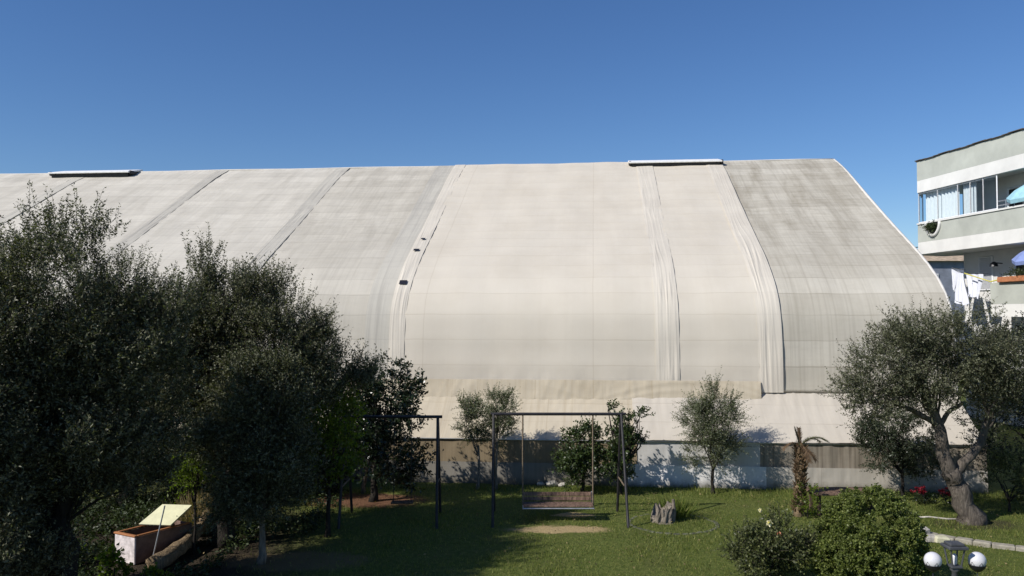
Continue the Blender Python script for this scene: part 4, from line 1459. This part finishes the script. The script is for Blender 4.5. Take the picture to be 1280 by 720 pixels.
tree('bushy_tree', 'dark bushy young tree on thin stem between the palm and the old olive', 'tree', (x, y, 0),
     [(tr(x, y, (0, 0, 0), (0.0, 0, 0.5), (-0.02, 0, 1.1)), 0.045, 0.03)],
     [((x - 0.05, y, 1.65), (0.8, 0.65, 0.65)), ((x - 0.5, y, 1.2), (0.5, 0.5, 0.5)), ((x + 0.5, y, 1.1), (0.5, 0.5, 0.45)), ((x - 0.65, y, 1.8), (0.35, 0.35, 0.35))], 'bushy', 'barkdark',
     dict(n_clump=110, n_shoot=14, shoot_len=0.28, n_leaf=10, L=0.085, W=0.026, up=0.2, out=0.7, clump=(0.16, 0.32)), seed=43)
c = G(1262, 640)
tree('garden_shrub', 'green rounded shrub in the shade at the right edge below the evergreen', 'shrub', c,
     [([c, c + Vector((0, 0, 0.3))], 0.03, 0.02)], [((c.x, c.y, 0.75), (0.55, 0.5, 0.6)), ((c.x + 0.7, c.y, 0.6), (0.5, 0.5, 0.5))], 'rose', 'barkdark',
     dict(n_clump=45, n_shoot=16, shoot_len=0.18, n_leaf=8, L=0.06, W=0.028, up=0.4, out=0.5), seed=44, trunk_name='stem')
x, y = 6.0, 14.15
tree('clipped_bush', 'big round clipped bush with small glossy leaves in front of the table', 'bush', (x, y, 0),
     [(tr(x, y, (0, 0, 0), (0, 0, 0.5)), 0.05, 0.03)],
     [((x + 0.02, y, 0.80), (0.80, 0.78, 0.88)), ((x - 0.30, y - 0.1, 0.5), (0.62, 0.6, 0.5)), ((x + 0.3, y, 0.5), (0.55, 0.6, 0.5))], 'hedge', 'barkdark',
     dict(n_clump=520, n_shoot=22, shoot_len=0.075, n_leaf=7, L=0.046, W=0.032, up=0.25, out=0.9, clump=(0.08, 0.13), core=0.78, twig=0.003), seed=45, trunk_name='stem', limb_r=0.01)
x, y = 4.4, 14.4
rose = tree('rose_bush', 'loose rose bush with pale blooms left of the clipped bush', 'rose bush', (x, y, 0),
            [(tr(x, y, (0, 0, 0), (0.03, 0, 0.4)), 0.03, 0.02)],
            [((x, y, 0.55), (0.5, 0.5, 0.45)), ((x + 0.1, y, 0.85), (0.4, 0.4, 0.3)), ((x - 0.35, y, 0.6), (0.3, 0.3, 0.3)), ((x + 0.55, y + .1, 0.5), (0.35, 0.3, 0.3))], 'rose', 'barkdark',
            dict(n_clump=77, n_shoot=16, shoot_len=0.24, n_leaf=8, L=0.06, W=0.033, up=0.5, out=0.5, clump=(0.14, 0.26)), seed=46, trunk_name='stem', limb_r=0.01)
rg = np.random.default_rng(5)
for px, py, r_, mt in ((962, 654, 0.065, 'petalwhite'), (950, 638, 0.04, 'petalwhite'), (974, 668, 0.05, 'petalpink'), (977, 673, 0.04, 'petalwhite')):
    c = P(px, py, 14.15)
    n_ = 26
    d_ = norm(rg.normal(size=(n_, 3)) + np.array([[0, -0.2, 0.6]]))
    v, q = leaf_quads(np.tile(np.array(c), (n_, 1)), d_, np.full(n_, r_), np.full(n_, r_ * 0.9), rg)
    np_mesh('bloom', v, q, [M[mt]], rose)

# palm
pb = G(998, 645)
palm = empty('young_palm', pb, 'stunted palm with shaggy brown trunk and few drooping fronds', 'palm')
b = MB()
zs = [i * 0.1 for i in range(17)]
b.tube([pb + Vector((0.06 * math.sin(z * 1.4), 0, z - 0.03)) for z in zs], [0.115 + 0.015 * math.sin(z * 20) - 0.025 * z for z in zs], 12, jit=0.1, rng=rr)
b.build('trunk', M['logbark'], palm)
n_ = 900
rg = np.random.default_rng(15)
z = rg.uniform(0.05, 1.6, n_)
a = rg.uniform(0, 2 * np.pi, n_)
base_ = np.stack([pb.x + 0.06 * np.sin(z * 1.4) + 0.095 * np.cos(a), pb.y + 0.095 * np.sin(a), z], 1)
d_ = norm(np.stack([np.cos(a) * 0.5, np.sin(a) * 0.5, np.ones(n_)], 1) + rg.normal(size=(n_, 3)) * 0.35)
v, q = leaf_quads(base_, d_, rg.uniform(0.07, 0.18, n_), np.full(n_, 0.028), rg)
np_mesh('trunk_fibres', v, q, [M['drypalm']], palm)


def frond(o, az_, el, length, droop, mat, rng_, dense=34):
    o = Vector(o)
    pts = []
    d0 = Vector((math.cos(az_) * math.cos(el), math.sin(az_) * math.cos(el), math.sin(el)))
    p = o.copy()
    for i in range(14):
        pts.append(p.copy())
        d0.z -= droop / 13
        d0.normalize()
        p = p + d0 * length / 13
    b_ = MB()
    b_.tube(pts, [0.018 * (1 - 0.8 * i / 13) for i in range(14)], 5)
    for i in range(3, 14):
        for s_ in (-1, 1):
            for k_ in range(3):
                t_ = (pts[min(i + 1, 13)] - pts[i - 1]).normalized()
                side = t_.cross(Vector((0, 0, 1))).normalized() * s_
                ld2 = (side * 0.75 + t_ * 0.75 + Vector((0, 0, rng_.uniform(-0.25, 0.15)))).normalized()
                q0 = pts[i] - (pts[i] - pts[i - 1]) * k_ / 3
                L2 = length * 0.36 * (1 - 0.45 * abs(i - 8) / 6) * rng_.uniform(0.8, 1.1)
                wv = t_ * 0.013
                e = q0 + ld2 * L2 + Vector((0, 0, -0.06 * L2))
                b_.add([q0 - wv, q0 + wv, e], [(0, 1, 2)])
    return b_.build('frond', M[mat], palm)


rp = random.Random(3)
top = pb + Vector((0.06, 0, 1.58))
for az_, el, ln_, dr, mt in ((0.1, 1.0, 0.8, 1.9, 'palm'), (0.5, 0.9, 0.75, 1.7, 'palm'), (-0.5, 1.1, 0.7, 1.9, 'palm'), (2.6, 1.35, 0.45, 0.3, 'palm'), (1.8, 1.45, 0.42, 0.2, 'drypalm'), (3.3, 1.0, 0.5, 2.4, 'drypalm'), (-1.4, 0.6, 0.55, 2.6, 'drypalm'), (-0.9, 0.2, 0.5, 1.6, 'drypalm')):
    frond(top, az_, el, ln_, dr, mt, rp)
c = pb + Vector((0.12, -0.25, 0))
tree('leafy_weed', 'leafy weeds climbing around the foot of the palm', 'weed', c, [([c, c + Vector((0, 0, 0.25))], 0.012, 0.008)],
     [((c.x + .05, c.y, 0.4), (0.26, 0.2, 0.42))], 'lime', 'barkdark', dict(n_clump=14, n_shoot=7, shoot_len=0.16, n_leaf=6, L=0.07, W=0.035, up=0.5, out=0.3, clump=(0.1, 0.2)), seed=51, trunk_name='stem', limbs=False)

# red flowers by the old olive
for px, py, lb in ((1152, 632, 'red flowering plant beside the thin stemmed bushy tree'), (1189, 636, 'red flowering plant against the old olive trunk')):
    c = G(px, py)
    c = Vector((c.x, c.y + 0.2, 0))
    t = empty('flowering_plant', c, lb, 'flower', 'red flowers by the old olive')
    v, q, mi = crown_arrays([((c.x, c.y, 0.2), (0.26, 0.2, 0.16))], 10, 8, 0.12, 5, 0.06, 0.03, 0.4, 0.4, np.random.default_rng(px), clump=(0.1, 0.16))
    np_mesh('leaves', v, q, [M['glossy'], M['twig']], t, mi)
    v, q, mi = crown_arrays([((c.x, c.y - .05, 0.36), (0.26, 0.18, 0.08))], 7, 6, 0.06, 6, 0.05, 0.04, 0.4, 0.4, np.random.default_rng(px + 1), clump=(0.05, 0.1), twig=0)
    np_mesh('petals', v, q, [M['red']], t)

# bright weeds at the lower left
for px, py, h, lb, sd in ((62, 712, 0.75, 'yellow green leafy weed at the lower left corner', 61), (88, 700, 0.5, 'paler weed just left of the tallest olive trunk', 62), (143, 716, 0.45, 'small bright weed below the white chest front', 63), (190, 733, 0.35, 'low bright weed in front of the log', 64), (20, 700, 0.9, 'broad dull weed at the far left', 65)):
    c = G(px, py + 10)
    tree('leafy_weed', lb, 'weed', c, [([c, c + Vector((0, 0, h * 0.5))], 0.012, 0.008)], [((c.x, c.y, h * 0.55), (h * 0.4, h * 0.4, h * 0.45))], 'lime' if sd != 65 else 'rose', 'barkdark',
         dict(n_clump=12, n_shoot=7, shoot_len=0.14, n_leaf=6, L=0.09, W=0.06, up=0.4, out=0.5, clump=(0.12, 0.22)), 'bright weeds under the olive trees', sd, 'stem', False)

# ------------------------------------------------------------------ undergrowth below the olives
rg = np.random.default_rng(123)
n_ = 5200
ux = rg.uniform(-11.5, -4.2, n_)
uy = rg.uniform(13.4, 21.0, n_)
pn = np.array([mnoise.noise((a * 0.9, b_ * 0.9, 3.0)) for a, b_ in zip(ux, uy)])
clear = (np.abs(ux + 6.6) < 0.95) & (np.abs(uy - 15.9) < 0.9)
lw_ = (ux > -7.0 + (uy - 15.0) * 0.05) & (ux < -5.9) & (uy < 16.6)
keep = (pn > -0.28) & ~clear & ~lw_ & ~((ux > -5.2) & (uy < 17.2))
ux, uy, pn = ux[keep], uy[keep], pn[keep]
ns = len(ux)
p0 = np.stack([ux, uy, np.zeros(ns)], 1)
d0 = norm(np.stack([rg.normal(size=ns) * 0.5, rg.normal(size=ns) * 0.5, np.ones(ns)], 1))
hh = (0.16 + 0.42 * np.clip(pn + 0.28, 0, 1)) * rg.uniform(0.5, 1.3, ns)
nl = 7
T = np.tile((np.arange(nl) + 1.0) / nl, ns)
I = np.repeat(np.arange(ns), nl)
pos = p0[I] + d0[I] * (hh[I] * T)[:, None]
sd = norm(np.cross(d0[I], rg.normal(size=(T.size, 3))))
v, q = leaf_quads(pos, norm(sd + d0[I] * 0.4), rg.uniform(0.05, 0.1, T.size), rg.uniform(0.025, 0.05, T.size), rg)
tag(np_mesh('undergrowth', v, q, [M['darkweed']], None), 'low dark weeds covering the soil under the olives', 'undergrowth', kind='stuff')

# leaves blown over the lawn
n_ = 900
fx_, fy_ = rg.uniform(-6, 13, n_), 13.8 + 8 * rg.uniform(0, 1, n_) ** 1.3
ok = fy_ < 21.6 + (12.34 - fx_) * 0.1
p = np.stack([fx_, fy_, rg.uniform(0.03, 0.055, n_)], 1)[ok]
d_ = norm(np.stack([rg.normal(size=len(p)), rg.normal(size=len(p)), rg.normal(size=len(p)) * 0.25], 1))
v, q = leaf_quads(p, d_, rg.uniform(0.03, 0.075, len(p)), rg.uniform(0.015, 0.035, len(p)), rg)
tag(np_mesh('fallen_leaves', v, q, [M['drygrass']], None), 'dry leaves scattered over the lawn', 'leaves', kind='stuff')

# ------------------------------------------------------------------ grass
rg = np.random.default_rng(99)
n_ = 150000
gx = rg.uniform(-7, 16, n_)
gy = 13.6 + 9.0 * rg.uniform(0, 1, n_) ** 1.15
wallY = 21.83 + (12.34 - gx) * 0.1015
ok = gy < wallY - 0.02


def ellm(cx, cy, rx, ry, f_=1.0):
    q = np.sqrt(((gx - cx) / rx) ** 2 + ((gy - cy) / ry) ** 2) + rg.normal(size=n_) * 0.14
    return q > f_


ok &= ellm(1.0, 18.15, 1.1, 0.36) & ellm(1.45, 19.5, 0.6, 0.24) & ellm(-3.6, 21.0, 1.5, 0.8)
ok &= (ellm(-8.5, 15.5, 4.5, 6.5)) & (ellm(-4.0, 15.9, 1.3, 0.6) | (rg.uniform(0, 1, n_) < 0.3))
dens = 0.5 + 0.5 * np.sin(gx * 1.7 + np.sin(gy * 2.1) * 1.5) * np.sin(gy * 1.3 + gx * 0.6)
ok &= rg.uniform(0, 1, n_) < 0.45 + 0.6 * dens
gx, gy, wallY, dens = gx[ok], gy[ok], wallY[ok], dens[ok]
n_ = len(gx)
h = rg.uniform(0.025, 0.07, n_) * (0.7 + 0.6 * dens)
near = wallY - gy < 1.1
h[near] *= rg.uniform(1.0, 2.6, near.sum())
a = rg.uniform(0, 2 * np.pi, n_)
sd = np.stack([np.cos(a), np.sin(a), np.zeros(n_)], 1) * (0.005 + 0.003 * rg.uniform(0, 1, (n_, 1)))
p = np.stack([gx, gy, np.full(n_, -0.012)], 1)
tip = p + np.stack([rg.normal(size=n_) * 0.45 * h, rg.normal(size=n_) * 0.45 * h, h + 0.012], 1)
v = np.stack([p - sd, p + sd, tip], 1).reshape(-1, 3)
tag(np_mesh('grass', v, np.arange(3 * n_).reshape(n_, 3), [M['grass']], None, tris=True), 'short green lawn grass', 'grass', kind='stuff')
